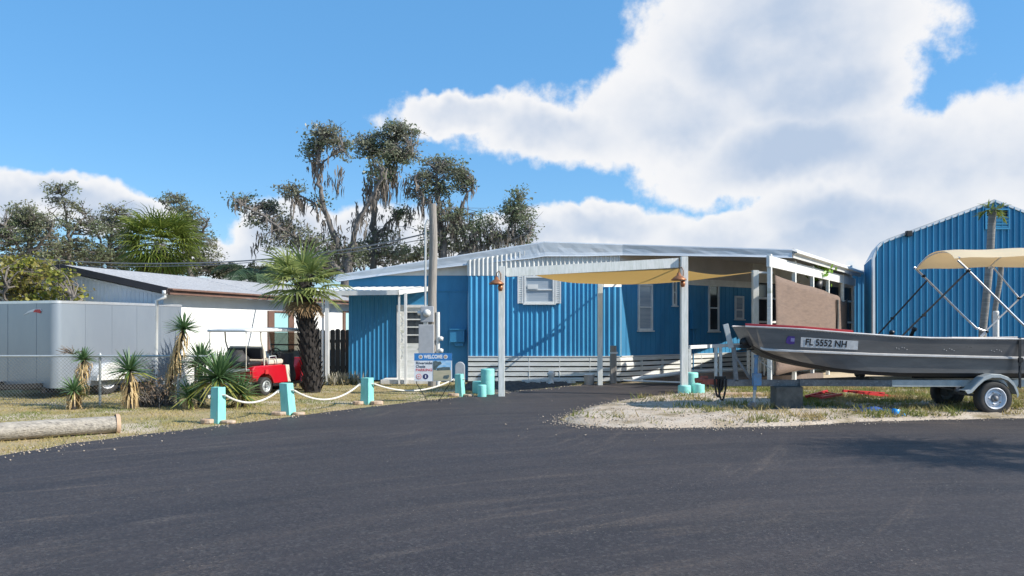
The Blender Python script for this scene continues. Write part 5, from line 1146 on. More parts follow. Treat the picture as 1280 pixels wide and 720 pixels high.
for i,(px,py,L,a) in enumerate(((908,497,0.55,0.05),(938,497,0.5,-0.08))):
    g=gp(px,py,0.03); b=MB(); b.box(g+V((0,0,0.06)),(L,0.16,0.10),a); o=b.build('kerb_block',M['stone'],None,loc=g,bevel=0.02); tagset(o,('pale kerb block lying left of the trailer jack','pale kerb block just behind the trailer jack')[i],'kerb block','pale blocks lying behind the trailer tongue')

# ------------------------------------------------------------------ blue shed
sh=thing('metal_shed','tall blue corrugated metal shed with a gable vent','shed',(9.375*1.325,26.5,0))
Ysd=26.5; KS=Ysd/20.0; XL,XR,XP=9.375*KS,15.75*KS,12.56*KS; ZP=H+(4.9-H)*KS; ZS=H+(3.72-H)*KS
def shed_top(X):
    base=ZP-(ZP-ZS)*abs(X-XP)/(XP-XL)
    dl=min(X-XL,XR-X); R_=0.42
    if dl<R_: base-= (R_-math.sqrt(max(R_*R_-(R_-dl)**2,0)))*1.0
    return base
b=MB(); corr(b,(XL,Ysd),(XR,Ysd),K(0.0),lambda s:shed_top(XL+(XR-XL)*s)-0.03,(0,-1,0),SRIB,0.215); b.build('front_wall',M['shed_blue'],sh)
dsd=V((0.35,0.937,0)); b=MB(); q=V((XL,Ysd,0))+dsd*3.2
corr(b,(XL,Ysd),(q.x,q.y),K(0.0),K(ZS-0.45),(-0.937,0.35,0),RIB,0.2); b.build('side_wall',M['blue_flat'],sh)
prof=[(XL,0.0)]+[(XL,z) for z in (1.0,2.0,3.0,ZS-0.5)]+[(XL+(XR-XL)*i/60,shed_top(XL+(XR-XL)*i/60)) for i in range(0,61)]+[(XR,ZS-0.5),(XR,0)]
b=MB(); secs_=[]
for X,Z in prof:
    secs_.append([V((X,Ysd+0.02,Z)),V((X,Ysd-0.05,Z)),V((X-0.0,Ysd-0.055,Z-0.0)),])
# trim band set proud of the wall
out=[]
for i,(X,Z) in enumerate(prof):
    nX,nZ=((XP+0.0)-X),(1.5-Z); l=math.hypot(nX,nZ); out.append((X+nX/l*0.085,Z+nZ/l*0.085))
b.loft([[V((X,Ysd+0.03,Z)),V((X,Ysd-0.06,Z)),V((x2,Ysd-0.06,z2)),V((x2,Ysd-0.02,z2))] for (X,Z),(x2,z2) in zip(prof,out)],0,False); b.build('edge_trim',M['galv_roof'],sh)
b=MB()
for (xa,xb) in ((XL,XP),(XP,XR)):
    n=16
    rows_=[]
    for i in range(n+1):
        X=xa+(xb-xa)*i/n; Z=shed_top(X)+0.01; rows_.append([V((X,Ysd-0.02,Z)),V((X,Ysd-0.02,Z))+dsd*3.2])
    b.loft(rows_,0,True)
b.build('roof',M['galv_roof'],sh)
va=at(1231,286,Ysd); vb=at(1260,262,Ysd); b=MB(); cx,cz=(va.x+vb.x)/2,(va.z+vb.z)/2; w,h=vb.x-va.x,vb.z-va.z
for sx in (-1,1): b.box((cx+sx*w/2,Ysd-0.045,cz),(0.05,0.07,h+0.05))
for sz in (-1,1): b.box((cx,Ysd-0.045,cz+sz*h/2),(w-0.05,0.07,0.05))
vn=b.build('gable_vent',M['shed_blue'],sh); b=MB()
for i in range(4): b.frame_box((cx,Ysd-0.05,va.z+h*(i+0.45)/6),(w-0.05,0,0),(0,-0.04,-0.03),(0,0.02,-0.07))
b.build('louvre',M['shed_blue'],vn); b=MB(); b.box((cx,Ysd-0.03,cz),(w,0.01,h)); b.build('opening',M['dark'],vn)
c=at(1136,292,26.4); b=MB(); b.box(c,(0.19,0.15,0.19)); b.build('floodlight',M['black'],sh,bevel=0.015)

ob=thing('blue_outbuilding','dark blue outbuilding in the gap between porch and tall shed','outbuilding',(13.7,33,0))
b=MB(); corr(b,(13.7,33),(17.2,33),K(0),K(4.0),(0,-1,0),RIB,0.2); b.quad((13.7,33,0),(13.7,33,4.0),(14.6,38,4.0),(14.6,38,0)); b.build('wall',M['blue_flat'],ob)
b=MB(); slab(b,[V((13.5,32.8,4.0)),V((17.4,32.8,4.0)),V((18.3,38,4.3)),V((14.4,38,4.3))],0.08); b.build('roof',[M['galv_roof'],M['ceiling']],ob)

# ------------------------------------------------------------------ vegetation builders
def fan_leaf(b,base,dirv,pet,rad,nl,droop,mi=0,wid=0.035):
    d=V(dirv).normalized(); side=d.cross(V((0,0,1)))
    side = side.normalized() if side.length>0.05 else V((1,0,0))
    upv=side.cross(d).normalized(); hub=V(base)+d*pet
    b.ribbon([base,hub],[0.03,0.022],side,mi)
    for i in range(nl):
        a=R(-115+230*(i+0.5)/nl)+rnd.uniform(-0.05,0.05); ld=(d*math.cos(a)+side*math.sin(a)+upv*0.18*math.cos(a)).normalized()
        L=rad*(0.72+0.28*math.cos(a*0.75))*rnd.uniform(0.9,1.08); pts=[]; p=V(hub)
        for k in range(4):
            pts.append(p.copy()); sd=ld+V((0,0,-1))*(droop*(k/3)**1.6*1.5); p=p+sd.normalized()*(L/3)
        ls=ld.cross(upv).normalized()*0.8+upv*rnd.uniform(-0.5,0.5)
        b.ribbon(pts,[wid*0.6,wid,wid*0.8,0.006],ls.normalized(),mi)
def sabal(name,label,base,crown,rt,nf,rad,pet,m,boots=True,dead=8,group=None,lowdroop=0.55,minel=-50,maxs=0.95,nlv=22,widv=0.035):
    base=V(base);crown=V(crown); pt=thing(name,label,'palm tree',base,group)
    b=MB(); k=12; b.tube([base.lerp(crown,i/k) for i in range(k+1)],[rt*(1.12-0.2*i/k) for i in range(k+1)],14); b.build('trunk',M['palm_bark'] if boots else M['palm_grey'],pt)
    if boots:
        b=MB(); Lh_=(crown-base).length
        rows=int(Lh_/0.13)
        for i in range(rows):
            z=i/rows
            for j in range(8):
                a=2*math.pi*(j+0.5*(i%2))/8+rnd.uniform(-0.12,0.12); c=base.lerp(crown,z); o_=V((math.cos(a),math.sin(a),0)); sd=V((-math.sin(a),math.cos(a),0))
                for s_ in (-1,1):
                    p0=c+o_*rt*0.98; pts=[p0+sd*s_*0.01,p0+o_*0.03+sd*s_*0.06+V((0,0,0.10)),p0+o_*(0.055+rnd.uniform(0,0.04))+sd*s_*(0.12)+V((0,0,0.22+rnd.uniform(0,0.06)))]
                    b.ribbon(pts,[0.085,0.06,0.03],(sd+V((0,0,0.3))).normalized(),0)
        b.build('boots',M['boot'],pt)
    b=MB()
    for i in range(nf):
        el=math.asin(min(1,max(-1,math.sin(R(minel))+(maxs-math.sin(R(minel)))*((i+0.5)/nf)))); az=i*2.39996+rnd.uniform(-0.2,0.2)
        d=V((math.cos(az)*math.cos(el),math.sin(az)*math.cos(el),math.sin(el)))
        fan_leaf(b,crown,d,pet*rnd.uniform(0.8,1.1),rad*rnd.uniform(0.85,1.1),nlv,lowdroop if el>0.3 else lowdroop+0.25,0,widv)
    b.build('fronds',M[m],pt)
    if dead:
        b=MB()
        for i in range(dead):
            az=rnd.uniform(0,6.28); d=V((math.cos(az)*0.6,math.sin(az)*0.6,-0.8)); fan_leaf(b,crown-V((0,0,0.2)),d,pet*0.7,rad*0.65,14,0.7)
        b.build('dead_fronds',M['dead_frond'],pt)
    return pt
# sabal palm beside the entry
sabal('sabal_palm','stout sabal palm with dark booted trunk between golf cart and awning',gp(391,490.5),at(378,353,18.6),0.175,25,0.74,0.56,'palm_leaf_light',True,14,minel=-38,lowdroop=0.5,maxs=0.9,nlv=18,widv=0.05)
# sabal behind the white house
sabal('sabal_palm','tall bushy sabal palm rising behind the white house roof',(-15.4,33.5,0),at(200,305,33.5),0.26,84,1.15,1.15,'palm_leaf',False,26,minel=-72,lowdroop=0.9,nlv=20,widv=0.055,maxs=0.86)
# palm outside the frame to the right, whose shade falls on the drive
sabal('sabal_palm','sabal palm standing right of the boat outside the view',(12.5,7.5,0),(12.5,7.6,4.9),0.2,30,1.0,0.8,'palm_leaf',False,6,minel=-35)
# pinnate palm
def pinnate(b,base,az,L,el0,droop,nl,m=0):
    p=V(base); h=V((math.cos(az),math.sin(az),0)); el=el0; pts=[]
    for k in range(15):
        pts.append(p.copy()); d=h*math.cos(el)+V((0,0,math.sin(el))); p=p+d*(L/14); el-=droop/14
    b.tube(pts,[0.03-0.0016*k for k in range(15)],5,m); side=V((-h.y,h.x,0))
    for k in range(2,15):
        for r_ in range(3):
            if k+1>14: q=pts[14]
            else: q=pts[k].lerp(pts[k+1],r_/3)
            t=k/14; l=0.55*math.sin(math.pi*(0.15+0.8*t))+0.1
            for s_ in (-1,1):
                dd=(side*s_+ (pts[min(k+1,14)]-pts[k-1]).normalized()*0.5+V((0,0,-0.35+rnd.uniform(-0.2,0.2)))).normalized()
                b.ribbon([q,q+dd*l*0.55,q+dd*l+V((0,0,-0.18*l))],[0.025,0.03,0.004],V((0,0,1)).cross(dd).normalized()*0.6+V((0,0,0.6)),m)
pb=V((-10.3,30.5,0)); cr=at(318,352,30.5); qp=thing('feather_palm','dull green feather palm with arching fronds behind the white house','palm tree',pb)
b=MB(); b.tube([pb,pb.lerp(cr,0.5)+V((0.1,0,0)),cr],[0.16,0.12,0.11],10); b.build('trunk',M['palm_grey'],qp)
b=MB()
for i in range(13): pinnate(b,cr,i*2.4+0.3,rnd.uniform(1.7,2.2),R(rnd.uniform(30,75)),R(rnd.uniform(95,130)),10)
b.build('fronds',M['palm_leaf_dull'],qp)

# broadleaf trees with limbs, twigs, clumped leaves and moss
def broadleaf(name,label,cat,Y,limbs,clusters,leafm,lsize,moss=(),group=None,barkm='bark',tw=True,dens=1.0,depthk=1.0,asp=0.5,airy=1.0,rk=1.0):
    base=at(limbs[0][0][0],0,Y); base.z=0; tt=thing(name,label,cat,base,group)
    b=MB(); nodes=[]
    for li,lm in enumerate(limbs):
        pts=[]; rs=[]; dy=0.0; s=Y/F
        yo=rnd.uniform(-1,1)*depthk*0.9
        for i,(px,py,rad) in enumerate(lm):
            f=i/(len(lm)-1); yy=Y+(yo*f*1.3 if li>0 else 0)
            p=at(px,py,yy)
            if i==0 and li==0: p.z=0
            pts.append(p); rs.append(rad*rk)
        sp=smooth_path(pts,5); k=len(sp); rr=[interp(i/(k-1)*(len(rs)-1),list(enumerate(rs))) for i in range(k)]
        sp=[p+V((rnd.gauss(0,0.04),rnd.gauss(0,0.04),0)) if 0<i<k-1 else p for i,p in enumerate(sp)]
        b.tube(sp,rr,8)
        nodes += sp[2:]
    allC=[]
    for (px,py,rx,ry,n) in clusters:
        s=Y/F; c=np.array(at(px,py,Y+rnd.uniform(-0.6,0.6)*depthk)); sc=np.array([rx*s,(rx+ry)/2*s*1.0*depthk,ry*s])
        n=int(n*dens); m=max(5,int(n/26*airy))
        d_=unit(nr.normal(size=(m,3)))*(nr.uniform(0,1,(m,1))**0.42)*nr.uniform(0.75,1.22,(m,1)); subs=c+d_*sc
        for q in subs:
            cnt=int(nr.uniform(8,46)/airy**0.7); sg_=nr.uniform(0.10,0.27)*(1.0 if airy>1 else lsize/0.16)/airy**0.3
            allC.append(q+np.clip(nr.normal(size=(cnt,3)),-1.9,1.9)*sg_*np.array([1.15,1,0.62]))
            if tw and nodes:
                qv=V(q); nn=min(nodes,key=lambda p:(p-qv).length+max(0,p.z-qv.z)*0.6)
                if (nn-qv).length<3.2:
                    mid=nn.lerp(qv,0.55)+V((rnd.gauss(0,0.12),rnd.gauss(0,0.12),rnd.uniform(-0.05,0.18))); b.tube([nn,mid,qv],[0.026,0.016,0.006],4,0,False)
                    if airy>1:
                        q2=qv+V((rnd.gauss(0,0.22),rnd.gauss(0,0.2),rnd.uniform(-0.12,0.28))); b.tube([mid,q2],[0.012,0.005],3,0,False)
    b.build('trunk',M[barkm],tt)
    C=np.concatenate(allC); vs,fs=leaf_quads(C,nr.uniform(0.6,1.25,len(C))*lsize,asp); npmesh('crown',vs,fs,M[leafm],tt)
    if moss:
        b=MB()
        for p in nodes:
            if p.z<2.5 or rnd.random()<0.35: continue
            for _k in range(rnd.randint(1,3)):
                q=p+V((rnd.gauss(0,0.10),rnd.gauss(0,0.10),rnd.uniform(-0.12,0.02))); L=rnd.uniform(0.15,0.6); a=rnd.uniform(0,3.14)
                b.ribbon([q+V((rnd.gauss(0,0.03),0,-L*t)) for t in (0,0.35,0.7,1.0)],[0.05,0.09,0.05,0.01],V((math.cos(a),math.sin(a),0)),0)
        for (px,py,rx,ry,n,Ln) in moss:
            s=Y/F
            for _ in range(max(3,int(n*0.30))):
                p=at(px+rnd.gauss(0,rx*0.55),py+rnd.gauss(0,ry*0.55),Y+rnd.uniform(-1,1)*depthk*rx*s*0.8); L=Ln*0.58*rnd.choice((0.35,0.5,0.7,1.0))*rnd.uniform(0.8,1.15)
                for _k in range(rnd.randint(2,4)):
                    q=p+V((rnd.gauss(0,0.07),rnd.gauss(0,0.07),rnd.uniform(-0.1,0.1))); a=rnd.uniform(0,3.14); pts=[q+V((rnd.gauss(0,0.03),0,-L*t)) for t in (0,0.35,0.7,1.0)]
                    b.ribbon(pts,[0.035,0.07,0.04,0.008],V((math.cos(a),math.sin(a),0)),0)
        b.build('moss',M['moss'],tt)
    return tt
LS=0.135
# three mossy live oaks behind the blue home
broadleaf('live_oak','mossy live oak with twin bare stems left behind the blue home','tree',31.0,
 [[(434,457,0.42),(433,390,0.34),(434,340,0.28),(436,325,0.25)],
  [(434,330,0.22),(420,300,0.18),(408,270,0.16),(402,245,0.14),(397,220,0.12),(398,195,0.08),(404,170,0.04)],
  [(436,325,0.22),(441,300,0.18),(449,275,0.15),(462,252,0.13),(472,232,0.10),(480,210,0.06)],
  [(432,345,0.18),(408,322,0.13),(380,302,0.11),(352,286,0.09),(325,268,0.07),(303,256,0.04),(290,247,0.02)],
  [(405,262,0.10),(388,252,0.07),(372,243,0.05),(358,236,0.03)],[(398,212,0.07),(412,195,0.05),(428,182,0.03)]],
 [(405,168,20,14,700),(392,186,14,16,420),(424,178,14,12,380),(430,196,9,9,90),(304,254,18,10,330),(338,262,20,13,420),(352,282,26,14,520),(318,274,14,10,200),(366,238,16,9,300),(384,300,20,18,420),(402,250,14,12,120),(410,310,26,14,480),(440,318,22,14,420),(360,305,30,14,380),(470,215,14,16,260)],
 'oak_leaf',LS,
 [(393,205,9,14,45,1.1),(418,215,14,16,50,1.3),(372,246,16,8,60,1.0),(408,270,10,20,40,0.9),(446,270,14,18,50,1.0),(476,225,10,20,55,1.4),(352,285,24,10,50,0.8),(340,300,30,10,60,0.9),(420,300,24,16,70,1.0)],'live oaks draped in moss',airy=2.3,rk=0.62)
broadleaf('live_oak','tallest mossy live oak with one straight stem behind the blue home','tree',33.0,
 [[(466,453,0.34),(467,390,0.28),(467,330,0.24),(467,290,0.22),(468,262,0.18),(473,235,0.15),(482,208,0.11),(490,182,0.07),(496,165,0.04)],
  [(468,262,0.12),(460,240,0.08),(455,222,0.05)],[(468,300,0.11),(482,282,0.08),(496,270,0.06),(505,258,0.03)],[(474,235,0.10),(468,205,0.07),(462,180,0.04)],[(484,205,0.08),(505,190,0.06),(520,180,0.03)]],
 [(497,165,28,15,1000),(468,180,24,18,850),(505,190,22,18,800),(486,195,26,18,700),(482,218,18,12,280),(500,268,18,10,260),(476,300,26,16,420),(455,310,22,14,320),(490,318,24,12,360),(465,185,30,22,400)],
 'oak_leaf',LS,
 [(483,222,16,18,90,1.6),(497,225,14,14,80,1.5),(466,225,10,20,60,1.4),(468,260,8,26,40,1.0),(497,275,16,14,60,1.1),(478,300,22,16,60,1.0)],'live oaks draped in moss',airy=2.3,rk=0.62)
broadleaf('live_oak','spreading mossy live oak right of the wooden utility pole','tree',32.0,
 [[(562,455,0.40),(558,390,0.32),(556,340,0.28),(553,300,0.24),(549,265,0.18),(546,238,0.13),(547,212,0.07)],
  [(556,335,0.20),(585,314,0.16),(610,306,0.13),(632,292,0.11),(643,272,0.08),(648,252,0.04)],[(553,300,0.14),(570,270,0.10),(583,245,0.07),(592,228,0.03)],[(549,270,0.10),(530,245,0.07),(518,225,0.04)],[(612,305,0.09),(640,300,0.06),(662,290,0.03)]],
 [(548,205,20,12,520),(530,222,22,14,620),(566,215,20,14,600),(580,228,15,12,420),(545,240,30,12,520),(560,265,24,14,360),(520,244,14,12,260),(646,252,15,17,520),(657,278,17,18,560),(636,268,14,14,320),(650,300,22,10,380),(605,280,20,16,420),(590,300,24,16,420),(575,285,20,18,360),(620,300,20,12,320),(533,300,20,18,300)],
 'oak_leaf',LS,
 [(536,255,20,14,100,1.5),(560,265,20,16,110,1.7),(580,280,18,18,100,1.5),(545,290,16,20,70,1.3),(610,292,22,12,110,1.3),(640,290,14,12,60,1.1),(585,305,24,10,90,1.0)],'live oaks draped in moss',airy=2.3,rk=0.62)
# trees beyond the white house
broadleaf('broadleaf_tree','rounded olive green tree at the far left beyond the house','tree',38,
 [[(36,450,0.3),(36,380,0.25),(37,320,0.2),(38,285,0.12)],[(36,330,0.12),(18,300,0.08),(6,282,0.04)],[(37,320,0.12),(58,295,0.08),(66,275,0.04)]],
 [(34,268,26,14,900),(14,285,22,20,800),(55,285,20,20,800),(36,300,36,20,1000),(-12,300,24,24,700),(20,325,40,14,600)],'bg_leaf',0.15,(),'trees beyond the white house',airy=2.2,rk=0.75)
broadleaf('broadleaf_tree','thin airy tree with bare forks between the rounded tree and palm','tree',40,
 [[(88,450,0.25),(88,370,0.2),(87,320,0.16),(86,295,0.12),(82,265,0.07),(76,242,0.04)],[(86,300,0.09),(98,280,0.06),(108,268,0.03)],[(86,290,0.08),(70,272,0.05),(60,262,0.03)]],
 [(76,236,18,8,260),(64,250,14,8,160),(92,258,18,10,260),(84,280,22,14,340),(110,285,20,14,320),(98,310,30,18,800),(70,312,22,16,600)],'bg_leaf',0.145,(),'trees beyond the white house',airy=2.2,rk=0.75)
broadleaf('broadleaf_tree','grey green tree crowding the left side of the tall palm','tree',41,
 [[(138,450,0.28),(138,370,0.22),(137,320,0.17),(140,290,0.1),(146,265,0.05)],[(137,320,0.1),(122,295,0.07),(112,280,0.03)]],
 [(146,262,18,8,280),(128,275,22,12,520),(160,275,20,12,460),(140,292,28,16,800),(130,318,36,16,900),(165,310,20,20,500)],'bg_leaf',0.145,(),'trees beyond the white house',airy=2.2,rk=0.75)
broadleaf('broadleaf_tree','open grey tree spreading right of the tall palm','tree',42,
 [[(238,450,0.3),(238,370,0.24),(237,320,0.2),(236,290,0.14),(228,262,0.06),(222,248,0.03)],[(237,310,0.12),(252,290,0.08),(262,272,0.04)],[(237,300,0.1),(215,270,0.06),(205,255,0.03)]],
 [(214,250,20,9,420),(232,262,20,12,520),(246,280,18,14,500),(254,305,18,18,560),(236,310,24,18,700),(262,325,16,14,380),(226,290,20,18,450)],'bg_leaf',0.145,(),'trees beyond the white house',airy=2.2,rk=0.75)
broadleaf('broadleaf_tree','low dark tree filling in above the ridge of the white house','tree',46,
 [[(100,450,0.3),(100,380,0.24),(100,345,0.18)],[(100,350,0.1),(70,330,0.06)],[(100,350,0.1),(130,328,0.06)]],
 [(60,325,36,14,1000),(110,322,36,14,1000),(20,335,36,16,800),(150,328,24,12,600)],'bg_leaf_dark',0.22,(),'trees beyond the white house',airy=2.2,rk=0.75)
broadleaf('broadleaf_tree','low dark tree behind the oaks and the blue roof','tree',44,
 [[(455,450,0.3),(455,390,0.24),(455,345,0.18)],[(455,350,0.1),(420,330,0.06)],[(455,350,0.1),(500,328,0.06)]],
 [(400,325,30,10,500),(450,322,36,12,700),(510,318,36,10,600),(570,310,40,10,500)],'bg_leaf_dark',0.22,[(470,322,60,10,80,1.0)],'trees beyond the white house',airy=2.2,rk=0.75)
broadleaf('broadleaf_tree','low dark tree in the gap between the white house roof and the blue roof','tree',43,
 [[(330,446,0.3),(330,390,0.24),(330,355,0.18)],[(330,360,0.1),(300,338,0.06)],[(330,360,0.1),(370,338,0.06)]],
 [(280,338,24,12,420),(320,340,34,12,800),(370,338,30,14,800),(410,340,30,14,800),(200,338,40,12,700),(250,336,30,12,500)],'bg_leaf_dark',0.22,(),'trees beyond the white house',airy=2.2,rk=0.75)
# sea grape bush
broadleaf('sea_grape_bush','yellow green bush with large leaves behind the silver trailer','bush',19.0,
 [[(30,489,0.07),(32,440,0.06),(30,400,0.05),(34,365,0.04),(38,345,0.02)],[(30,410,0.04),(12,380,0.03),(6,350,0.02)],[(31,400,0.04),(58,375,0.03),(72,352,0.02)],[(31,420,0.035),(70,392,0.025),(96,372,0.015),(102,362,0.008)]],
 [(44,338,22,10,240),(18,335,22,16,320),(66,345,18,14,260),(40,360,30,14,360),(8,365,20,18,280),(76,368,14,10,140),(55,378,26,10,240),(94,366,8,5,28),(-15,350,22,24,300)],'sea_grape',0.115,(),asp=0.7,airy=1.7)
# yuccas
def yucca(name,label,base,top,rad,nl,dead,ylw=0,group='yucca plants on the lawn',w=0.028,trunk_r=0.05,span=0.7):
    base=V(base);top=V(top); yt=thing(name,label,'yucca',base,group)
    b=MB(); b.tube([base,base.lerp(top,0.5)+V((rnd.uniform(-0.02,0.02),0,0)),top],[trunk_r*1.15,trunk_r,trunk_r*0.8],8); b.build('trunk',M['palm_bark'],yt)
    b=MB()
    for i in range(nl):
        el=math.asin(-0.25+1.22*((i+0.5)/nl)); az=i*2.39996+rnd.uniform(-0.25,0.25); d=V((math.cos(az)*math.cos(el),math.sin(az)*math.cos(el),math.sin(el))); L=rad*rnd.uniform(0.82,1.1)
        sd=d.cross(V((0,0,1))); sd = sd.normalized() if sd.length>0.05 else V((1,0,0)); sd=(sd+V((0,0,1))*rnd.uniform(-0.5,0.5)).normalized()
        b.ribbon([top,top+d*L*0.4,top+d*L*0.75+V((0,0,-0.03*L)),top+d*L+V((0,0,-0.09*L))],[w*0.8,w,w*0.75,0.003],sd)
    b.build('leaves',M['yucca_leaf'],yt)
    if ylw:
        b=MB()
        for i in range(ylw):
            az=rnd.uniform(0,6.28); d=V((math.cos(az),math.sin(az),rnd.uniform(-0.35,0.1))).normalized(); L=rad*rnd.uniform(0.85,1.2); sd=(d.cross(V((0,0,1))).normalized()+V((0,0,1))*rnd.uniform(-0.6,0.6)).normalized(); t0=top-V((0,0,0.06))
            b.ribbon([t0,t0+d*L*0.5,t0+d*L+V((0,0,-0.22*L))],[w,w*1.15,0.004],sd)
        b.build('yellow_leaves',M['yucca_yellow'],yt)
    if dead:
        b=MB()
        for i in range(dead):
            t=1-span*rnd.random(); p=base.lerp(top,t); az=rnd.uniform(0,6.28); o_=V((math.cos(az),math.sin(az),0)); L=rad*rnd.uniform(0.55,0.95); L=min(L,max(0.08,p.z+0.02))
            sd=(V((-o_.y,o_.x,0))+V((0,0,rnd.uniform(-0.3,0.3)))).normalized()
            b.ribbon([p+o_*trunk_r,p+o_*(trunk_r+0.06+0.05*rnd.random())-V((0,0,L*0.4)),p+o_*(trunk_r+rnd.uniform(0.03,0.14))-V((0,0,L*0.97))],[w*0.8,w*1.0,0.008],sd)
        b.build('dead_leaves',M['yucca_dead'],yt)
yucca('yucca','smallest yucca close to the ground left on the lawn',gp(91,512),at(92,488,14.85),0.36,70,50,8)
yucca('yucca','leaning yucca with tan dead skirt in front of the silver trailer',gp(97,508.5),at(105,449,15.25),0.31,80,100,0,span=0.62)
yucca('yucca','upright yucca with tan skirt in front of trailer wheel',gp(162,511.5),at(162,463,14.95),0.52,120,70,22,w=0.03)
yucca('yucca','tallest yucca leaning right before the white wall',gp(203,505),at(230,411,15.3),0.42,110,140,0,span=0.75)
def rosette(name,label,px,py,ty,rad,nl,yl): g=gp(px,py); yucca(name,label,g,at(px,ty,g.y),rad,nl,24,yl,w=0.036,trunk_r=0.06,span=0.9)
rosette('yucca','biggest dark green yucca rosette behind the nearest teal post',274,510,472,0.72,190,44)
rosette('yucca','yucca rosette rising behind left of the biggest one',251,506,453,0.54,130,8)
rosette('yucca','low yucca rosette left of the nearest teal post',237,511,496,0.42,60,6)
rosette('yucca','yellowing low yucca rosette right of the biggest one',300,509,492,0.55,90,36)
# dry brush
g=gp(193,507.5); db=thing('dry_brush','tangled dry brown brush beside the tallest yucca','shrub',g)
b=MB()
for i in range(170):
    a=rnd.uniform(0,6.28); L=rnd.uniform(0.25,0.75); d=V((math.cos(a)*0.55,math.sin(a)*0.4,rnd.uniform(0.2,1))).normalized(); p=g+V((rnd.gauss(0,0.14),rnd.gauss(0,0.12),0)); q=p+d*L*0.6; b.tube([p,q,q+V((rnd.gauss(0,0.12),rnd.gauss(0,0.1),rnd.uniform(-0.25,0.1)))],[0.010,0.008,0.004],4,0,False)
b.build('stems',M['bark'],db)
C=np.array(g+V((0,0,0.3)))+nr.normal(size=(420,3))*np.array([0.17,0.14,0.17]); C[:,2]=np.maximum(C[:,2],0.02); vs,fs=leaf_quads(C,nr.uniform(0.04,0.11,420),0.4); npmesh('foliage',vs,fs,M['dry'],db)
g=at(82,440,15.55); b=MB()
for i in range(40):
    a=rnd.uniform(-0.6,3.6); d=V((math.cos(a),rnd.uniform(-0.3,0.3),abs(math.sin(a))*0.6)); b.tube([g+V((0.14,0,-0.05)),g+V((0.14,0,-0.02))+d*0.12,g+V((0.10,0,0))+d*rnd.uniform(0.15,0.30)+V((0,0,rnd.uniform(-0.08,0.02)))],[0.006,0.005,0.003],4,0,False)
o=b.build('dead_twigs',M['dry'],None,loc=g); tagset(o,'dead twigs caught on the fence rail before the trailer','twigs')
# pale plants at the awning post
for i,(px,py) in enumerate(((418,481.5),(430,481),(442,480.5))):
    g=gp(px,py); pl_=thing('pale_shrub',('pale spiky shrub under the awning beside the palm trunk','pale spiky shrub in the middle of the awning bed','pale spiky shrub at the corner of the blue wall')[i],'shrub',g,'pale shrubs under the awning')
    b=MB()
    for k in range(55):
        a=rnd.uniform(0,6.28); d=V((math.cos(a)*0.4,math.sin(a)*0.4,1)).normalized(); L=rnd.uniform(0.16,0.42); p=g+V((rnd.gauss(0,0.10),rnd.gauss(0,0.10),0)); b.ribbon([p,p+d*L*0.6,p+d*L],[0.02,0.035,0.008],V((-math.sin(a),math.cos(a),0)))
    b.build('stems',M['pale_plant'],pl_)
    C=np.array(g+V((0,0,0.07)))+nr.normal(size=(60,3))*np.array([0.16,0.12,0.05]); C[:,2]=np.maximum(C[:,2],0.015); vs,fs=leaf_quads(C,nr.uniform(0.05,0.1,60),0.5); npmesh('foliage',vs,fs,M['weed'],pl_)
# slender palms in front of the shed
def slender(label,pts,r,tuft):
    pts=[V(p) for p in pts]; base=V((pts[0].x,pts[0].y,0)); st_=thing('slender_palm',label,'palm tree',base,'slender palms before the blue shed')
    b=MB(); b.tube(smooth_path([base]+pts,6),[r*1.05]*1+[r]*(len(smooth_path([base]+pts,6))-1),10); b.build('trunk',M['palm_grey'],st_)
    b=MB(); top=pts[-1]
    for i in range(tuft[0]):
        a=i*2.4; el=rnd.uniform(-0.5,0.9); pinn=V((math.cos(a)*math.cos(el),math.sin(a)*math.cos(el),math.sin(el)))
        for k in range(9):
            q=top+pinn*tuft[1]*k/9+V((0,0,-0.12*(k/9)**2)); a2=rnd.uniform(0,6.28); dd=(pinn+V((math.cos(a2),math.sin(a2),-0.6))*0.8).normalized(); b.ribbon([q,q+dd*0.10,q+dd*0.2],[0.02,0.03,0.004],dd.cross(V((0.2,0.3,1))).normalized())
    b.build('fronds',M['palm_leaf'],st_)
slender('slender palm with a small leafy tuft before the shed vent',[at(1228,425,18.4),at(1232,380,18.4),at(1237,330,18.4),at(1239,290,18.4),at(1241,262,18.4)],0.085,(14,0.30))
slender('pale slender palm trunk right of the vent rising behind the canopy',[at(1246,425,18.7),at(1243,395,18.7),at(1250,350,18.7),at(1252,322,18.7)],0.06,(9,0.25))

# ------------------------------------------------------------------ world: sky and clouds
w=bpy.data.worlds.new('World'); scn.world=w; w.use_nodes=True; nt=w.node_tree; N,L=nt.nodes,nt.links
for n_ in list(N): N.remove(n_)
out=N.new('ShaderNodeOutputWorld'); sky=N.new('ShaderNodeTexSky'); sky.sky_type='NISHITA'; sky.sun_disc=False
elev=math.asin(SUN.z); sky.sun_elevation=elev; sky.sun_rotation=math.atan2(SUN.x,SUN.y); sky.altitude=0; sky.air_density=1.0; sky.dust_density=0.4; sky.ozone_density=2.2
SKY_STRENGTH=0.15
hs=N.new('ShaderNodeHueSaturation'); hs.inputs['Saturation'].default_value=1.30; hs.inputs['Value'].default_value=0.765; L.new(sky.outputs[0],hs.inputs['Color'])
bg1=N.new('ShaderNodeBackground'); bg1.inputs[1].default_value=SKY_STRENGTH; sm_=N.new('ShaderNodeMix'); sm_.data_type='RGBA'; sm_.inputs[0].default_value=0.55; sm_.inputs[7].default_value=(0.70,1.88,3.55,1); L.new(hs.outputs[0],sm_.inputs[6]); L.new(sm_.outputs[2],bg1.inputs[0])
tc=N.new('ShaderNodeTexCoord')
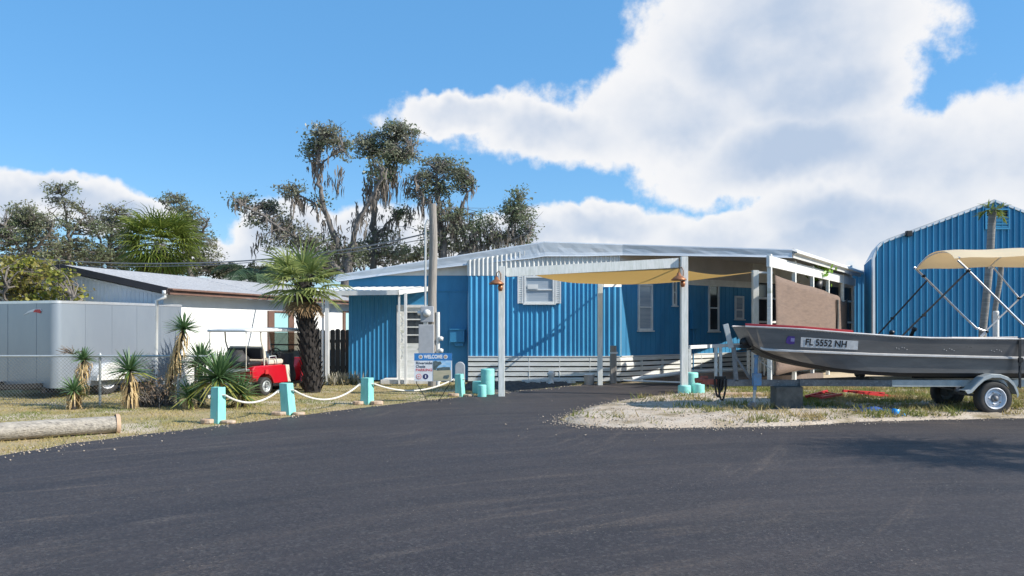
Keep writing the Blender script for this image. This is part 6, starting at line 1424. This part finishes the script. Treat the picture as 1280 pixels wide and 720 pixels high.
def math_(op,a,b_=None,c=None):
    m=N.new('ShaderNodeMath'); m.operation=op
    for i,x in enumerate((a,b_,c)):
        if x is None: continue
        if isinstance(x,(int,float)): m.inputs[i].default_value=x
        else: L.new(x,m.inputs[i])
    return m.outputs[0]
def wnoise(scale,detail,rough=0.55,vec=None,off=(0,0,0),st=(1,1,1)):
    mp=N.new('ShaderNodeMapping'); mp.inputs['Location'].default_value=off; mp.inputs['Scale'].default_value=st; L.new(vec or tc.outputs['Generated'],mp.inputs[0])
    n_=N.new('ShaderNodeTexNoise'); n_.inputs['Scale'].default_value=scale; n_.inputs['Detail'].default_value=detail; n_.inputs['Roughness'].default_value=rough; L.new(mp.outputs[0],n_.inputs['Vector']); return n_.outputs['Fac']
sx=N.new('ShaderNodeSeparateXYZ'); L.new(tc.outputs['Generated'],sx.inputs[0])
az=math_('ARCTAN2',sx.outputs[0],sx.outputs[1]); el=math_('ARCSINE',sx.outputs[2])
d1=math_('MULTIPLY_ADD',wnoise(7,4,0.6,off=(3,7,1)),0.16,-0.08); d2=math_('MULTIPLY_ADD',wnoise(9,4,0.6,off=(9,2,5)),0.10,-0.05)
azd=math_('ADD',az,d1); eld=math_('ADD',el,d2)
def ae(px,py): return math.atan((px-640)/F), math.atan2(HOR-py,math.hypot(F,px-640))
blobs=[(960,50,215,130),(1010,110,170,90),(830,140,170,75),(700,165,150,48),(570,150,110,26),(1010,190,230,70),(1190,200,170,80),(1290,190,120,90),(1120,275,260,60),(760,285,130,34),(900,300,150,40),(1050,310,200,45),(640,300,120,36),
       (60,242,130,30),(-60,235,110,42),(150,262,110,26),(370,300,90,52),(330,330,140,40),(480,310,140,50),(1300,330,300,60),
       (-420,120,260,60),(-700,260,300,60),(1750,160,240,90),(2000,60,200,80)]
f=None
for (px,py,rx,ry) in blobs:
    a0,e0=ae(px,py); ra=abs(math.atan((abs(px-640)+rx/2)/F)-math.atan((abs(px-640)-rx/2)/F)) if abs(px-640)>rx else math.atan(rx/F); re=ry/F*0.95
    u=math_('MULTIPLY',math_('SUBTRACT',azd,a0),1/ra); v=math_('MULTIPLY',math_('SUBTRACT',eld,e0),1/re)
    d=math_('SUBTRACT',1.0,math_('SQRT',math_('ADD',math_('MULTIPLY',u,u),math_('MULTIPLY',v,v))))
    f=d if f is None else math_('SMOOTH_MAX',f,d,0.12)
# clouds elsewhere in the sky dome, behind and above the view
gen=math_('MULTIPLY_ADD',wnoise(2.4,5,0.55,off=(4,4,4)),3.0,-1.75)
behind=math_('SMOOTH_MAX',math_('MULTIPLY',math_('SUBTRACT',-0.1,sx.outputs[1]),6.0),math_('MULTIPLY',math_('SUBTRACT',sx.outputs[2],0.55),8.0),0.2)
gen=math_('MINIMUM',gen,behind)
f=math_('MAXIMUM',f,gen)
puff=math_('MULTIPLY_ADD',wnoise(11,9,0.60,off=(1,5,2)),1.15,-0.60)
fine=math_('MULTIPLY_ADD',wnoise(34,8,0.65,off=(6,1,2)),0.44,-0.22)
dens=math_('ADD',math_('ADD',f,puff),fine)
mk=N.new('ShaderNodeMapRange'); mk.interpolation_type='SMOOTHSTEP'; mk.inputs[1].default_value=-0.10; mk.inputs[2].default_value=0.22; L.new(dens,mk.inputs[0])
# cloud tone: thin sunlit rims and tops bright, thick undersides lavender grey
thick=N.new('ShaderNodeMapRange'); thick.interpolation_type='SMOOTHSTEP'; thick.inputs[1].default_value=0.10; thick.inputs[2].default_value=0.85; L.new(math_('ADD',f,math_('MULTIPLY',puff,0.35)),thick.inputs[0])
tn=N.new('ShaderNodeMapRange'); tn.interpolation_type='SMOOTHSTEP'; tn.inputs[1].default_value=0.34; tn.inputs[2].default_value=0.66
L.new(math_('ADD',math_('MULTIPLY',wnoise(5.0,5,0.5,off=(2,2,9),st=(1,1,1.6)),0.80),math_('MULTIPLY',wnoise(17,6,0.6,off=(8,2,9)),0.20)),tn.inputs[0])
lit=math_('SUBTRACT',1.0,math_('MULTIPLY',thick.outputs[0],math_('MULTIPLY_ADD',tn.outputs[0],-0.72,1.05)))
cm=N.new('ShaderNodeMix'); cm.data_type='RGBA'; cm.inputs[6].default_value=(0.50,0.60,0.76,1); cm.inputs[7].default_value=(0.95,0.945,0.95,1); L.new(lit,cm.inputs[0])
bg2=N.new('ShaderNodeBackground'); bg2.inputs[1].default_value=0.615; L.new(cm.outputs[2],bg2.inputs[0])
# only above the horizon
hz=N.new('ShaderNodeMapRange'); hz.inputs[1].default_value=-0.01; hz.inputs[2].default_value=0.02; L.new(el,hz.inputs[0])
ms=N.new('ShaderNodeMixShader'); L.new(math_('MULTIPLY',math_('MULTIPLY',mk.outputs[0],hz.outputs[0]),0.96),ms.inputs[0]); L.new(bg1.outputs[0],ms.inputs[1]); L.new(bg2.outputs[0],ms.inputs[2]); L.new(ms.outputs[0],out.inputs['Surface'])

sd=bpy.data.lights.new('sun','SUN'); sd.energy=4.0; sd.angle=R(0.53); sd.color=(1.0,0.945,0.86)
so=bpy.data.objects.new('sun',sd); COL.objects.link(so); so.rotation_euler=SUN.to_track_quat('Z','Y').to_euler(); so.location=(20,-10,30)
cam=bpy.data.cameras.new('camera'); co=bpy.data.objects.new('camera',cam); COL.objects.link(co); scn.camera=co
co.location=(0,0,H); co.rotation_euler=(R(90),0,0); cam.sensor_width=36; cam.lens=F/1280*36; cam.shift_y=(HOR-360)/1280; cam.clip_end=2000; cam.clip_start=0.1
scn.view_settings.view_transform='Standard'; scn.view_settings.look='None'; scn.view_settings.exposure=0.72; scn.view_settings.gamma=1.0
scn.render.resolution_x=1024; scn.render.resolution_y=576
